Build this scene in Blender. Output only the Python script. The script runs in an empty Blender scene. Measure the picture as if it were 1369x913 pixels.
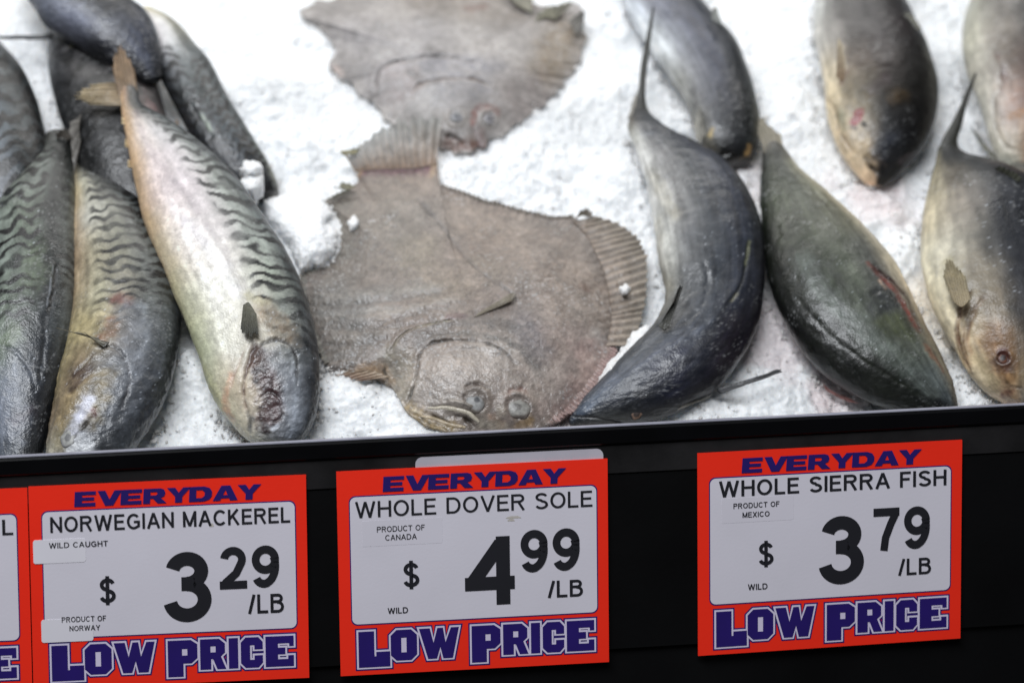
import bpy, math, random
import numpy as np
from mathutils import Vector

rng = np.random.default_rng(7)
random.seed(7)
SC = bpy.context.scene
COL = SC.collection
IW, IH = 1369.0, 913.0          # the photograph's pixel grid, used for measuring positions

# ------------------------------------------------------------------ camera
YAW, PITCH, LENS, DIST = math.radians(5.2), math.radians(32.0), 70.0, 1.30
FPX = LENS / 36.0 * IW
FWD = np.array([math.sin(YAW) * math.cos(PITCH), math.cos(YAW) * math.cos(PITCH), -math.sin(PITCH)])
RGT = np.array([math.cos(YAW), -math.sin(YAW), 0.0])
UPV = np.cross(RGT, FWD)

def ray(px, py):
    d = FWD + RGT * (px - IW / 2) / FPX - UPV * (py - IH / 2) / FPX
    return d

CAMP = -DIST * ray(684.5, 573.0)
cam_d = bpy.data.cameras.new("camera")
cam = bpy.data.objects.new("camera", cam_d)
COL.objects.link(cam)
cam_d.lens = LENS
cam_d.sensor_width = 36.0
cam_d.clip_start = 0.05
cam_d.clip_end = 50
cam.location = Vector(CAMP)
cam.rotation_euler = Vector(FWD).to_track_quat('-Z', 'Y').to_euler()
cam_d.dof.use_dof = True
cam_d.dof.focus_distance = 1.31
cam_d.dof.aperture_fstop = 2.8
SC.camera = cam

# ------------------------------------------------------------------ world and lamps
W = bpy.data.worlds.new("World")
SC.world = W
W.use_nodes = True
W.node_tree.nodes['Background'].inputs[0].default_value = (0.93, 0.96, 1.0, 1)
W.node_tree.nodes['Background'].inputs[1].default_value = 0.06

def area(name, loc, target, sx, sy, energy, color):
    ld = bpy.data.lights.new(name, 'AREA')
    ld.shape = 'RECTANGLE'; ld.size = sx; ld.size_y = sy
    ld.energy = energy; ld.color = color
    o = bpy.data.objects.new(name, ld)
    COL.objects.link(o)
    o.location = loc
    d = Vector(target) - Vector(loc)
    o.rotation_euler = d.to_track_quat('-Z', 'Y').to_euler()
    return o
area("case_lamp", (0.0, 0.62, 0.66), (0.0, 0.26, 0.02), 1.2, 0.22, 3.75, (1.0, 0.985, 0.955))
area("front_fill", (-0.5, -0.5, 2.1), (0.0, 0.1, 0.0), 1.6, 0.7, 54.0, (0.93, 0.96, 1.0))  # unseen fill added on the shopper's side to brighten the price tags
SC.view_settings.view_transform = 'Standard'
SC.view_settings.look = 'None'
SC.view_settings.exposure = 0.0
SC.view_settings.gamma = 1.0
SC.cycles.max_bounces = 8
SC.cycles.use_denoising = True

# ------------------------------------------------------------------ helpers: geometry
BT = math.radians(22.0)
BEDO = np.array([0.0, 0.0, -0.052])
BEDN = np.array([0.0, -math.sin(BT), math.cos(BT)])
BEDS = np.array([0.0, math.cos(BT), math.sin(BT)])     # up the slope
BEDX = np.array([1.0, 0.0, 0.0])

def on_plane(px, py, o, n):
    d = ray(px, py)
    k = np.dot(o - CAMP, n) / np.dot(d, n)
    return CAMP + d * k

def bed(px, py, h=0.0):
    return on_plane(px, py, BEDO + BEDN * h, BEDN)

def project(P):
    v = P - CAMP
    z = v @ FWD
    return np.stack([IW / 2 + (v @ RGT) / z * FPX, IH / 2 - (v @ UPV) / z * FPX], -1)

def lin(c):
    c = np.asarray(c, float) / 255.0
    return np.where(c <= 0.04045, c / 12.92, ((c + 0.055) / 1.055) ** 2.4)

def _hash(ix, iy, iz, seed):
    h = (ix * 374761393 + iy * 668265263 + iz * 2147483647 + seed * 974711) & 0xFFFFFFFF
    h = ((h ^ (h >> 13)) * 1274126177) & 0xFFFFFFFF
    h = (h ^ (h >> 16)) & 0xFFFFFFFF
    return h.astype(np.float64) / 4294967295.0 * 2 - 1

def vnoise(P, seed=0):
    P = np.asarray(P, float)
    I = np.floor(P).astype(np.int64)
    F = P - I
    F = F * F * F * (F * (F * 6 - 15) + 10)
    r = 0
    for dx in (0, 1):
        wx = F[:, 0] if dx else 1 - F[:, 0]
        for dy in (0, 1):
            wy = F[:, 1] if dy else 1 - F[:, 1]
            for dz in (0, 1):
                wz = F[:, 2] if dz else 1 - F[:, 2]
                r = r + wx * wy * wz * _hash(I[:, 0] + dx, I[:, 1] + dy, I[:, 2] + dz, seed)
    return r

def fbm(P, freq, octv=3, seed=0, gain=0.5):
    r = 0; a = 1.0; s = 0
    for k in range(octv):
        r = r + a * vnoise(P * freq + 17.3 * k, seed + k)
        s += a; a *= gain; freq *= 2.03
    return r / s

def sstep(a, b, x):
    t = np.clip((x - a) / (b - a), 0, 1)
    return t * t * (3 - 2 * t)

def spline(pts, n, closed=False):
    """Catmull-Rom through pts (k,d), evenly in station index; returns n samples."""
    p = np.asarray(pts, float)
    k = len(p)
    if closed:
        u = np.linspace(0, k, n, endpoint=False)
        i = np.floor(u).astype(int); f = (u - i)[:, None]
        g = lambda j: p[j % k]
    else:
        u = np.linspace(0, k - 1, n)
        i = np.minimum(np.floor(u).astype(int), k - 2); f = (u - i)[:, None]
        def g(j):
            q = p[np.clip(j, 0, k - 1)]
            lo = (j < 0)[:, None]; hi = (j > k - 1)[:, None]
            q = np.where(lo, 2 * p[0] - p[1], q)
            return np.where(hi, 2 * p[-1] - p[-2], q)
    a, b, c, d = g(i - 1), g(i), g(i + 1), g(i + 2)
    return 0.5 * ((2 * b) + (c - a) * f + (2 * a - 5 * b + 4 * c - d) * f ** 2 + (3 * b - a - 3 * c + d) * f ** 3)

def make_mesh(name, V, F, mat, parent=None, col=None, smooth=True):
    me = bpy.data.meshes.new(name)
    V = np.asarray(V, np.float32)
    F = np.asarray(F, np.int32)
    me.vertices.add(len(V)); me.vertices.foreach_set('co', V.ravel())
    k = F.shape[1]
    me.loops.add(F.size); me.loops.foreach_set('vertex_index', F.ravel())
    me.polygons.add(len(F))
    me.polygons.foreach_set('loop_start', np.arange(0, F.size, k, dtype=np.int32))
    me.polygons.foreach_set('loop_total', np.full(len(F), k, np.int32))
    me.update(calc_edges=True)
    me.validate()
    if smooth:
        me.polygons.foreach_set('use_smooth', np.ones(len(me.polygons), bool))
    if col is not None:
        a = me.color_attributes.new("Col", 'FLOAT_COLOR', 'POINT')
        c = np.ones((len(V), 4), np.float32); c[:, :3] = np.clip(col, 0.002, 0.95)
        a.data.foreach_set('color', c.ravel())
    me.materials.append(mat)
    o = bpy.data.objects.new(name, me)
    COL.objects.link(o)
    if parent is not None:
        o.parent = parent
        pl = parent
        off = Vector((0, 0, 0))
        while pl is not None:
            off += pl.location; pl = pl.parent
        me.transform(__import__('mathutils').Matrix.Translation(-off))
    return o

def thing(name, label, cat, loc, group=None):
    o = bpy.data.objects.new(name, None)
    COL.objects.link(o)
    o.empty_display_size = 0.02
    o.location = Vector(loc)
    o['label'] = label; o['category'] = cat
    if group: o['group'] = group
    return o

def tag(o, label=None, cat=None, group=None, kind=None):
    if label: o['label'] = label
    if cat: o['category'] = cat
    if group: o['group'] = group
    if kind: o['kind'] = kind
    return o

# ------------------------------------------------------------------ materials
def nmat(name):
    m = bpy.data.materials.new(name); m.use_nodes = True
    nt = m.node_tree
    return m, nt, nt.nodes['Principled BSDF']

def plain(name, rgb, rough=0.5, noise=0.0, nscale=60, bump=0.0, bscale=300, spec=0.5):
    m, nt, b = nmat(name)
    c = lin(rgb)
    b.inputs['Roughness'].default_value = rough
    b.inputs['Specular IOR Level'].default_value = spec
    tc = nt.nodes.new('ShaderNodeTexCoord')
    n = nt.nodes.new('ShaderNodeTexNoise'); n.inputs['Scale'].default_value = nscale; n.inputs['Detail'].default_value = 6
    nt.links.new(tc.outputs['Object'], n.inputs['Vector'])
    r = nt.nodes.new('ShaderNodeValToRGB')
    r.color_ramp.elements[0].position = 0.3; r.color_ramp.elements[1].position = 0.7
    r.color_ramp.elements[0].color = (*np.clip(c * (1 - noise), 0, 1), 1)
    r.color_ramp.elements[1].color = (*np.clip(c * (1 + noise), 0, 1), 1)
    nt.links.new(n.outputs['Fac'], r.inputs['Fac']); nt.links.new(r.outputs['Color'], b.inputs['Base Color'])
    if bump:
        n2 = nt.nodes.new('ShaderNodeTexNoise'); n2.inputs['Scale'].default_value = bscale; n2.inputs['Detail'].default_value = 4
        nt.links.new(tc.outputs['Object'], n2.inputs['Vector'])
        bp = nt.nodes.new('ShaderNodeBump'); bp.inputs['Strength'].default_value = bump; bp.inputs['Distance'].default_value = 0.001
        nt.links.new(n2.outputs['Fac'], bp.inputs['Height']); nt.links.new(bp.outputs['Normal'], b.inputs['Normal'])
    return m

def skin_material(name, rough=0.38, speck=0.25, bump=0.5, bscale=450.0, coat=0.25, sss=0.0):
    m, nt, b = nmat(name)
    L = nt.links
    at = nt.nodes.new('ShaderNodeAttribute'); at.attribute_name = 'Col'
    tc = nt.nodes.new('ShaderNodeTexCoord')
    n = nt.nodes.new('ShaderNodeTexNoise'); n.inputs['Scale'].default_value = 520; n.inputs['Detail'].default_value = 5; n.inputs['Roughness'].default_value = 0.7
    L.new(tc.outputs['Object'], n.inputs['Vector'])
    mr = nt.nodes.new('ShaderNodeMapRange')
    mr.inputs['From Min'].default_value = 0.3; mr.inputs['From Max'].default_value = 0.7
    mr.inputs['To Min'].default_value = 1 - speck; mr.inputs['To Max'].default_value = 1 + speck
    L.new(n.outputs['Fac'], mr.inputs['Value'])
    vm = nt.nodes.new('ShaderNodeVectorMath'); vm.operation = 'SCALE'
    L.new(at.outputs['Color'], vm.inputs[0]); L.new(mr.outputs['Result'], vm.inputs['Scale'])
    L.new(vm.outputs['Vector'], b.inputs['Base Color'])
    n3 = nt.nodes.new('ShaderNodeTexNoise'); n3.inputs['Scale'].default_value = 70; n3.inputs['Detail'].default_value = 4
    L.new(tc.outputs['Object'], n3.inputs['Vector'])
    mr3 = nt.nodes.new('ShaderNodeMapRange')
    mr3.inputs['From Min'].default_value = 0.3; mr3.inputs['From Max'].default_value = 0.7
    mr3.inputs['To Min'].default_value = rough - 0.1; mr3.inputs['To Max'].default_value = rough + 0.15
    L.new(n3.outputs['Fac'], mr3.inputs['Value']); L.new(mr3.outputs['Result'], b.inputs['Roughness'])
    b.inputs['Coat Weight'].default_value = coat; b.inputs['Coat Roughness'].default_value = 0.22
    v = nt.nodes.new('ShaderNodeTexVoronoi'); v.inputs['Scale'].default_value = bscale * 1.6
    L.new(tc.outputs['Object'], v.inputs['Vector'])
    n2 = nt.nodes.new('ShaderNodeTexNoise'); n2.inputs['Scale'].default_value = bscale; n2.inputs['Detail'].default_value = 5
    L.new(tc.outputs['Object'], n2.inputs['Vector'])
    ad = nt.nodes.new('ShaderNodeMath'); ad.operation = 'MULTIPLY_ADD'
    L.new(v.outputs['Distance'], ad.inputs[0]); ad.inputs[1].default_value = 0.5; L.new(n2.outputs['Fac'], ad.inputs[2])
    bp = nt.nodes.new('ShaderNodeBump'); bp.inputs['Strength'].default_value = bump; bp.inputs['Distance'].default_value = 0.0009
    L.new(ad.outputs['Value'], bp.inputs['Height'])
    L.new(bp.outputs['Normal'], b.inputs['Normal']); L.new(bp.outputs['Normal'], b.inputs['Coat Normal'])
    if sss:
        b.inputs['Subsurface Weight'].default_value = sss
        b.inputs['Subsurface Radius'].default_value = (0.004, 0.003, 0.0025)
        b.inputs['Subsurface Scale'].default_value = 1.0
    return m

M_SKIN = skin_material("fish_skin", rough=.40, speck=.15, bump=.35, bscale=480, coat=.32)
M_SKIN2 = skin_material("sierra_skin", rough=0.42, speck=0.1, bump=0.25, bscale=420, coat=0.28)
M_SOLE = skin_material("sole_skin", rough=0.40, speck=0.13, bump=0.4, bscale=520, coat=0.4)
M_FIN = skin_material("fin_skin", rough=0.45, speck=0.2, bump=0.4, coat=0.2)
M_THIN = skin_material("thin_fin_skin", rough=0.4, speck=0.15, bump=0.3, coat=0.3)
_nt = M_THIN.node_tree
_mx = _nt.nodes.new('ShaderNodeMixShader'); _tr = _nt.nodes.new('ShaderNodeBsdfTransparent')
_mx.inputs[0].default_value = 0.35
_nt.links.new(_nt.nodes['Principled BSDF'].outputs[0], _mx.inputs[1]); _nt.links.new(_tr.outputs[0], _mx.inputs[2])
_nt.links.new(_mx.outputs[0], _nt.nodes['Material Output'].inputs['Surface'])
M_EYE = skin_material("eye_skin", rough=0.42, speck=0.15, bump=0.1, coat=0.08)

def ice_material(name, bump=0.6):
    m, nt, b = nmat(name)
    L = nt.links
    at = nt.nodes.new('ShaderNodeAttribute'); at.attribute_name = 'Col'
    L.new(at.outputs['Color'], b.inputs['Base Color'])
    b.inputs['IOR'].default_value = 1.31
    b.inputs['Roughness'].default_value = 0.3
    b.inputs['Subsurface Weight'].default_value = 0.6
    b.inputs['Subsurface Radius'].default_value = (0.011, 0.012, 0.013)
    b.inputs['Subsurface Scale'].default_value = 1.0
    tc = nt.nodes.new('ShaderNodeTexCoord')
    v = nt.nodes.new('ShaderNodeTexVoronoi'); v.inputs['Scale'].default_value = 260
    L.new(tc.outputs['Object'], v.inputs['Vector'])
    n2 = nt.nodes.new('ShaderNodeTexNoise'); n2.inputs['Scale'].default_value = 500; n2.inputs['Detail'].default_value = 5
    L.new(tc.outputs['Object'], n2.inputs['Vector'])
    ad = nt.nodes.new('ShaderNodeMath'); ad.operation = 'ADD'
    L.new(v.outputs['Distance'], ad.inputs[0]); L.new(n2.outputs['Fac'], ad.inputs[1])
    bp = nt.nodes.new('ShaderNodeBump'); bp.inputs['Strength'].default_value = bump; bp.inputs['Distance'].default_value = 0.0015
    L.new(ad.outputs['Value'], bp.inputs['Height']); L.new(bp.outputs['Normal'], b.inputs['Normal'])
    return m
M_ICE = ice_material("crushed_ice", 0.35)
M_GRAIN = ice_material("ice_grain", 0.1)
_b = M_GRAIN.node_tree.nodes['Principled BSDF']
_b.inputs['Subsurface Weight'].default_value = 0.9
_b.inputs['Roughness'].default_value = 0.15

# ------------------------------------------------------------------ painting on surfaces
PX = 0.00049     # metres per photo pixel near the focus plane

def pal(c, sat=0.80):
    c = lin(c); g = c @ np.array([.2126, .7152, .0722])
    g = np.asarray(g)[..., None]
    return g + (c - g) * sat

EDGES = []
class Surf:
    """vertex cloud of a body: P positions, N normals, c colour, d displacement"""
    def prep(self):
        self.pix = project(self.P)
        self.front = ((self.P - CAMP) * self.N).sum(1) < 0
        self.c = np.ones((len(self.P), 3)) * 0.2
        self.d = np.zeros(len(self.P))
    def near(self, p):
        dd = ((self.pix - np.asarray(p, float)) ** 2).sum(1) + np.where(self.front, 0, 1e5)
        return int(np.argmin(dd))
    gk = 1.0
    tn = (1.5, 1.32)
    def _near(self, pts):
        if len(pts) > 2:
            pts = spline(pts, len(pts) * 4)
        return np.array([self.P[self.near(p)] for p in pts])
    @staticmethod
    def _seg(P, Q):
        if len(Q) == 1:
            return np.linalg.norm(P - Q[0], axis=1)
        best = np.full(len(P), 1e9)
        for a, b in zip(Q[:-1], Q[1:]):
            ab = b - a; L2 = ab @ ab + 1e-12
            q = P - a
            t = np.clip((q @ ab) / L2, 0, 1)
            q = q - t[:, None] * ab
            best = np.minimum(best, (q * q).sum(1))
        return np.sqrt(best)
    def local(self, pts, reach):
        """vertices near a polyline, their distance to it (px units) and the line"""
        Q = self._near(pts)
        lo = Q.min(0) - reach * PX; hi = Q.max(0) + reach * PX
        idx = np.nonzero(((self.P > lo) & (self.P < hi)).all(1))[0]
        return idx, self._seg(self.P[idx], Q) / PX, Q
    def dist(self, pts):
        return self._seg(self.P, self._near(pts)) / PX
    def splat(self, pts, r, rgb, k=1.0, soft=0.8, warp=None, seed=0, wfreq=110, streak=0.0):
        if warp is None: warp = r * 0.7
        idx, d, _ = self.local(pts, r * 2.2 + warp)
        P = self.P[idx]
        d = d + warp * fbm(P, wfreq, 3, seed) + min(r * .5, 5) * fbm(P, 420, 2, seed + 40)
        m = (1 - sstep(r * (1 - soft), r * (1 + soft * 0.7), d)) * k
        m = np.clip(m * np.clip(.85 + .55 * fbm(P, 230, 3, seed + 50), .2, 1.1), 0, 1)[:, None]
        self.c[idx] = self.c[idx] * (1 - m) + pal(rgb) * m
    def groove(self, pts, w, depth, rgb=None, k=0.6, seed=0, lift=0.0):
        idx, d, Q = self.local(pts, w * 9)
        P = self.P[idx]; g = self.gk
        d = d + w * .9 * fbm(P, 170, 2, seed + int(pts[0][0]))
        e = np.minimum(np.linalg.norm(P - Q[0], axis=1), np.linalg.norm(P - Q[-1], axis=1)) / PX
        tp = sstep(0, 5 * w, e + w) * np.clip(.8 + .7 * fbm(P, 150, 2, seed + 8), .2, 1.2)
        m = np.exp(-(d / w) ** 2) * tp
        self.d[idx] -= m * depth * PX * .8 * g
        if lift:
            self.d[idx] += np.exp(-((d - 2.6 * w) / (2.2 * w)) ** 2) * lift * PX * tp * .35 * g
        if rgb is not None:
            m = np.clip(m * k * (.6 + .4 * g), 0, 1)[:, None]
            self.c[idx] = self.c[idx] * (1 - m) + pal(rgb) * m
    def tone(self, p=1.35, g=1.12):
        self.c = g * np.clip(self.c, 0, 1) ** p
    def flesh(self, seed, frost=.22, wr=.00025, lump=.0011, streaks=.25, mack=False):
        """skin relief, long streaks, pores and frosty specks that every body gets"""
        P = self.P
        if hasattr(self, 'th'):
            q = P.reshape(self.nt, self.nv, 3)
            EDGES.append((q[:, 0], q[:, 0] - q[:, self.nv // 2])); EDGES.append((q[:, self.nv // 2], q[:, self.nv // 2] - q[:, 0]))
        else:
            q = P[-self.nv:]; EDGES.append((q, q - P.mean(0)))
        self.d += lump * fbm(P, 22, 2, seed) + .0003 * fbm(P, 60, 3, seed + 1)
        if hasattr(self, 'th'):
            Q = np.column_stack([self.t * 14, self.th * 9, 0 * self.t])
            st = fbm(Q, 1.0, 4, seed + 2)
            self.c = self.c * np.clip(1 + streaks * st, .4, 1.8)[:, None]
            if not mack:
                g_ = self.c @ np.array([.2126, .7152, .0722])
                self.c = g_[:, None] * np.array([.98, 1.0, 1.03]) + (self.c - g_[:, None]) * .92
            if mack:
                g_ = self.c @ np.array([.2126, .7152, .0722])
                self.c = g_[:, None] * np.array([.97, 1.0, 1.05]) + (self.c - g_[:, None]) * .72
                bar = 1 - sstep(.015, .10, g_)
                self.c = self.c * (1 + .48 * (1 - bar) * (1 - sstep(.25, .6, g_)))[:, None]
            self.d += wr * fbm(np.column_stack([self.t * 60, self.th * 7, 0 * self.t]), 1.0, 3, seed + 3)
        self.tone(*self.tn)
        n = fbm(P, 260, 3, seed + 4)
        self.c = self.c * np.clip(1 + .2 * n, .3, 1.8)[:, None]
        f = sstep(.28, .5, fbm(P, 700, 2, seed + 5)) * sstep(-.1, .45, fbm(P, 45, 3, seed + 6)) * frost
        self.c = self.c * (1 - f[:, None]) + np.array([.52, .53, .54]) * f[:, None]
    def bulge(self, pts, r, h):
        d = self.dist(pts)
        self.d += np.exp(-(d / r) ** 2) * h * PX
    def socket(self, p, r, h=2.2, dark=.2):
        h = h * .55
        idx, d, Q = self.local([p], r * 3)
        d = d + r * .12 * fbm(self.P[idx], 200, 2, 3)
        self.d[idx] += np.exp(-((d - r * 1.18) / (r * .28)) ** 2) * h * PX - (1 - sstep(r * .7, r * 1.05, d)) * h * .8 * PX
        m = ((1 - sstep(r * .9, r * 1.25, d)) * dark)[:, None]
        self.c[idx] = self.c[idx] * (1 - m)
        m = (np.exp(-((d - r * 1.35) / (r * .3)) ** 2) * .12)[:, None]
        self.c[idx] = self.c[idx] * (1 - m) + pal((170, 158, 140)) * m
    def mottle(self, freq, amp, seed=0, octv=3, tint=(1, 1, 1)):
        n = fbm(self.P, freq, octv, seed)
        self.c = self.c * np.clip(1 + amp * n[:, None] * np.asarray(tint), 0.1, 3)
    def scatter_white(self, n, pts_region, rad, rgb=(215, 218, 222), k=0.6, rmin=0.6, rmax=2.0, seed=1):
        r = np.random.default_rng(seed)
        for _ in range(int(n * .55)):
            c = pts_region[r.integers(len(pts_region))]
            p = (c[0] + r.normal() * rad * 1.6, c[1] + r.normal() * rad * 1.6)
            rr = rmin * .7 + (rmax * 1.1 - rmin * .7) * r.random() ** 3; k_ = k * r.uniform(.3, 1)
            d = np.linalg.norm(self.P - self.P[self.near(p)], axis=1) / PX
            m = (1 - sstep(rr * .5, rr * 1.3, d)) * k_
            self.c = self.c * (1 - m[:, None]) + pal(rgb) * m[:, None]

def grid_normals(P3):
    du = np.gradient(P3, axis=0)
    dv = np.roll(P3, -1, 1) - np.roll(P3, 1, 1)
    n = np.cross(du, dv)
    l = np.linalg.norm(n, axis=2, keepdims=True)
    return n / np.maximum(l, 1e-12)

HZ = [0.0]      # how far the current fish is let down so that its belly touches the ice
def dn(h): return max(h - HZ[0], min(h, .004))

class Body(Surf):
    """Round fish body lofted through stations (Lx, Ly, Rx, Ry, height above bed).
    Drawn head last; lay = height/width ratio of the section."""
    def __init__(self, st, ratio=0.8, nt=260, nv=150, flat=1.0, keel=0.0):
        st = np.array(st, float)
        Lp = np.array([bed(s[0], s[1], dn(s[4])) for s in st])
        Rp = np.array([bed(s[2], s[3], dn(s[4])) for s in st])
        C = (Lp + Rp) / 2; Wv = (Rp - Lp) / 2
        # correct the width so that the outline, not the section, meets the measured points
        cpx = project(C)
        out = []
        axis = np.gradient(cpx, axis=0)
        for i in range(len(st)):
            e = np.array([-axis[i, 1], axis[i, 0]]); e /= np.linalg.norm(e) + 1e-9
            w2 = project(C[i:i + 1] + Wv[i:i + 1])[0] - cpx[i]
            hh = np.linalg.norm(Wv[i]) * ratio
            n2 = project(C[i:i + 1] + BEDN[None] * hh)[0] - cpx[i]
            a = abs(w2 @ e); b = abs(n2 @ e)
            k = a / math.sqrt(a * a + b * b + 1e-9)
            out.append(k)
        out = np.array(out)[:, None]
        S = np.hstack([C, Wv * out])
        S = spline(S, nt)
        C, Wv = S[:, :3], S[:, 3:]
        t = np.linspace(0, 1, nt)
        th = np.linspace(0, 2 * np.pi, nv, endpoint=False)     # 0 = right silhouette, pi = left
        cw = np.cos(th); sw = np.sin(th)
        hgt = np.linalg.norm(Wv, axis=1) * ratio
        axis3 = np.gradient(C, axis=0); axis3 /= np.linalg.norm(axis3, axis=1, keepdims=True) + 1e-12
        P3 = C[:, None, :] + Wv[:, None, :] * cw[None, :, None] + (BEDN[None, :] * hgt[:, None])[:, None, :] * (np.sign(sw) * np.abs(sw) ** flat)[None, :, None]
        N3 = grid_normals(P3)
        if (N3[nt // 2, nv // 4] @ BEDN) < 0: N3 = -N3
        self.nt, self.nv = nt, nv
        self.P = P3.reshape(-1, 3); self.N = N3.reshape(-1, 3)
        self.t = np.repeat(t, nv)
        self.x = np.tile((1 - cw) / 2, nt); self.x = 1 - self.x      # 0 left silhouette .. 1 right silhouette
        self.th = np.tile(th, nt)
        self.under = np.tile(sw < -0.05, nt)
        self.C = C
        self.prep()
    def grid(self, rows, warp=0.05, seed=3, ts=None, dark=1.0):
        """rows[t][x] of sRGB colours"""
        R = pal(np.array(rows, float)) * dark
        a, b = R.shape[:2]
        tt = self.t + warp * 0.6 * fbm(self.P, 60, 3, seed)
        xx = self.x + warp * fbm(self.P * np.array([1, .6, 1]), 70, 3, seed + 9)
        if ts is None: u = np.clip(tt, 0, 1) * (a - 1)
        else: u = np.interp(np.clip(tt, 0, 1), ts, np.arange(a))
        v = np.clip(xx, 0, 1) * (b - 1)
        i = np.minimum(u.astype(int), a - 2); j = np.minimum(v.astype(int), b - 2)
        f = (u - i)[:, None]; g = (v - j)[:, None]
        f = f * f * (3 - 2 * f) * .5 + f * .5; g = g * g * (3 - 2 * g) * .5 + g * .5
        self.c = (R[i, j] * (1 - f) * (1 - g) + R[i + 1, j] * f * (1 - g) + R[i, j + 1] * (1 - f) * g + R[i + 1, j + 1] * f * g)
    def stripes(self, n, x0, x1, t0, t1, rgb=(30, 34, 38), k=0.8, slope=0.5, seed=5, wob=0.5, duty=0.1, soft=.08):
        """wavy cross bars between across-positions x0..x1, forking and breaking up"""
        n = n * 1.42
        w1 = fbm(self.P, 38, 2, seed); w2 = fbm(self.P, 110, 2, seed + 20); w3 = fbm(self.P, 30, 2, seed + 1)
        ph = self.t * n + slope * (self.x - x0) * 5 + 0.20 * np.sin(self.x * 23 + 4 * w3) + (wob + .45) * w1 + .42 * w2
        f2 = np.sin(2 * np.pi * ph) + 0.75 * fbm(self.P, 130, 3, seed + 2)
        m = sstep(duty - .25, duty + .55, f2)
        em = 0.09 * fbm(self.P, 90, 3, seed + 3)
        m = m * sstep(x0 - .05, x0 + .12, self.x + em) * (1 - sstep(x1 - .04, x1 + .02, self.x + em))
        m = m * sstep(t0 - .02, t0 + .05, self.t + em) * (1 - sstep(t1 - .10, t1 + .05, self.t + em)) * k
        m = np.clip(m * (0.85 + 0.7 * fbm(self.P, 60, 2, seed + 4)), 0, 1)
        self.c = self.c * (1 - m[:, None]) + pal(rgb) * m[:, None]
    def build(self, name, mat, parent):
        P = self.P + self.N * self.d[:, None]
        nt, nv = self.nt, self.nv
        i = np.arange(nt - 1)[:, None] * nv; j = np.arange(nv)[None, :]; j2 = (j + 1) % nv
        F = np.stack([i + j, i + j2, i + nv + j2, i + nv + j], -1).reshape(-1, 4)
        c0 = P[:nv].mean(0); c1 = P[-nv:].mean(0)
        V = np.vstack([P, c0, c1]); col = np.vstack([self.c, self.c[:nv].mean(0), self.c[-nv:].mean(0)])
        k0, k1 = len(P), len(P) + 1
        jj = np.arange(nv); jn = (jj + 1) % nv
        capA = np.stack([np.full(nv, k0), jn, jj, jj], -1)
        o = nt * nv - nv
        capB = np.stack([np.full(nv, k1), o + jj, o + jn, o + jn], -1)
        T = np.vstack([np.concatenate([F[:, [0, 1, 2]], F[:, [0, 2, 3]]]), capA[:, :3], capB[:, :3]])
        # outward orientation
        a = P[T[:200, 0]]
        return make_mesh(name, V, T[:, ::-1], mat, parent, col)

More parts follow.
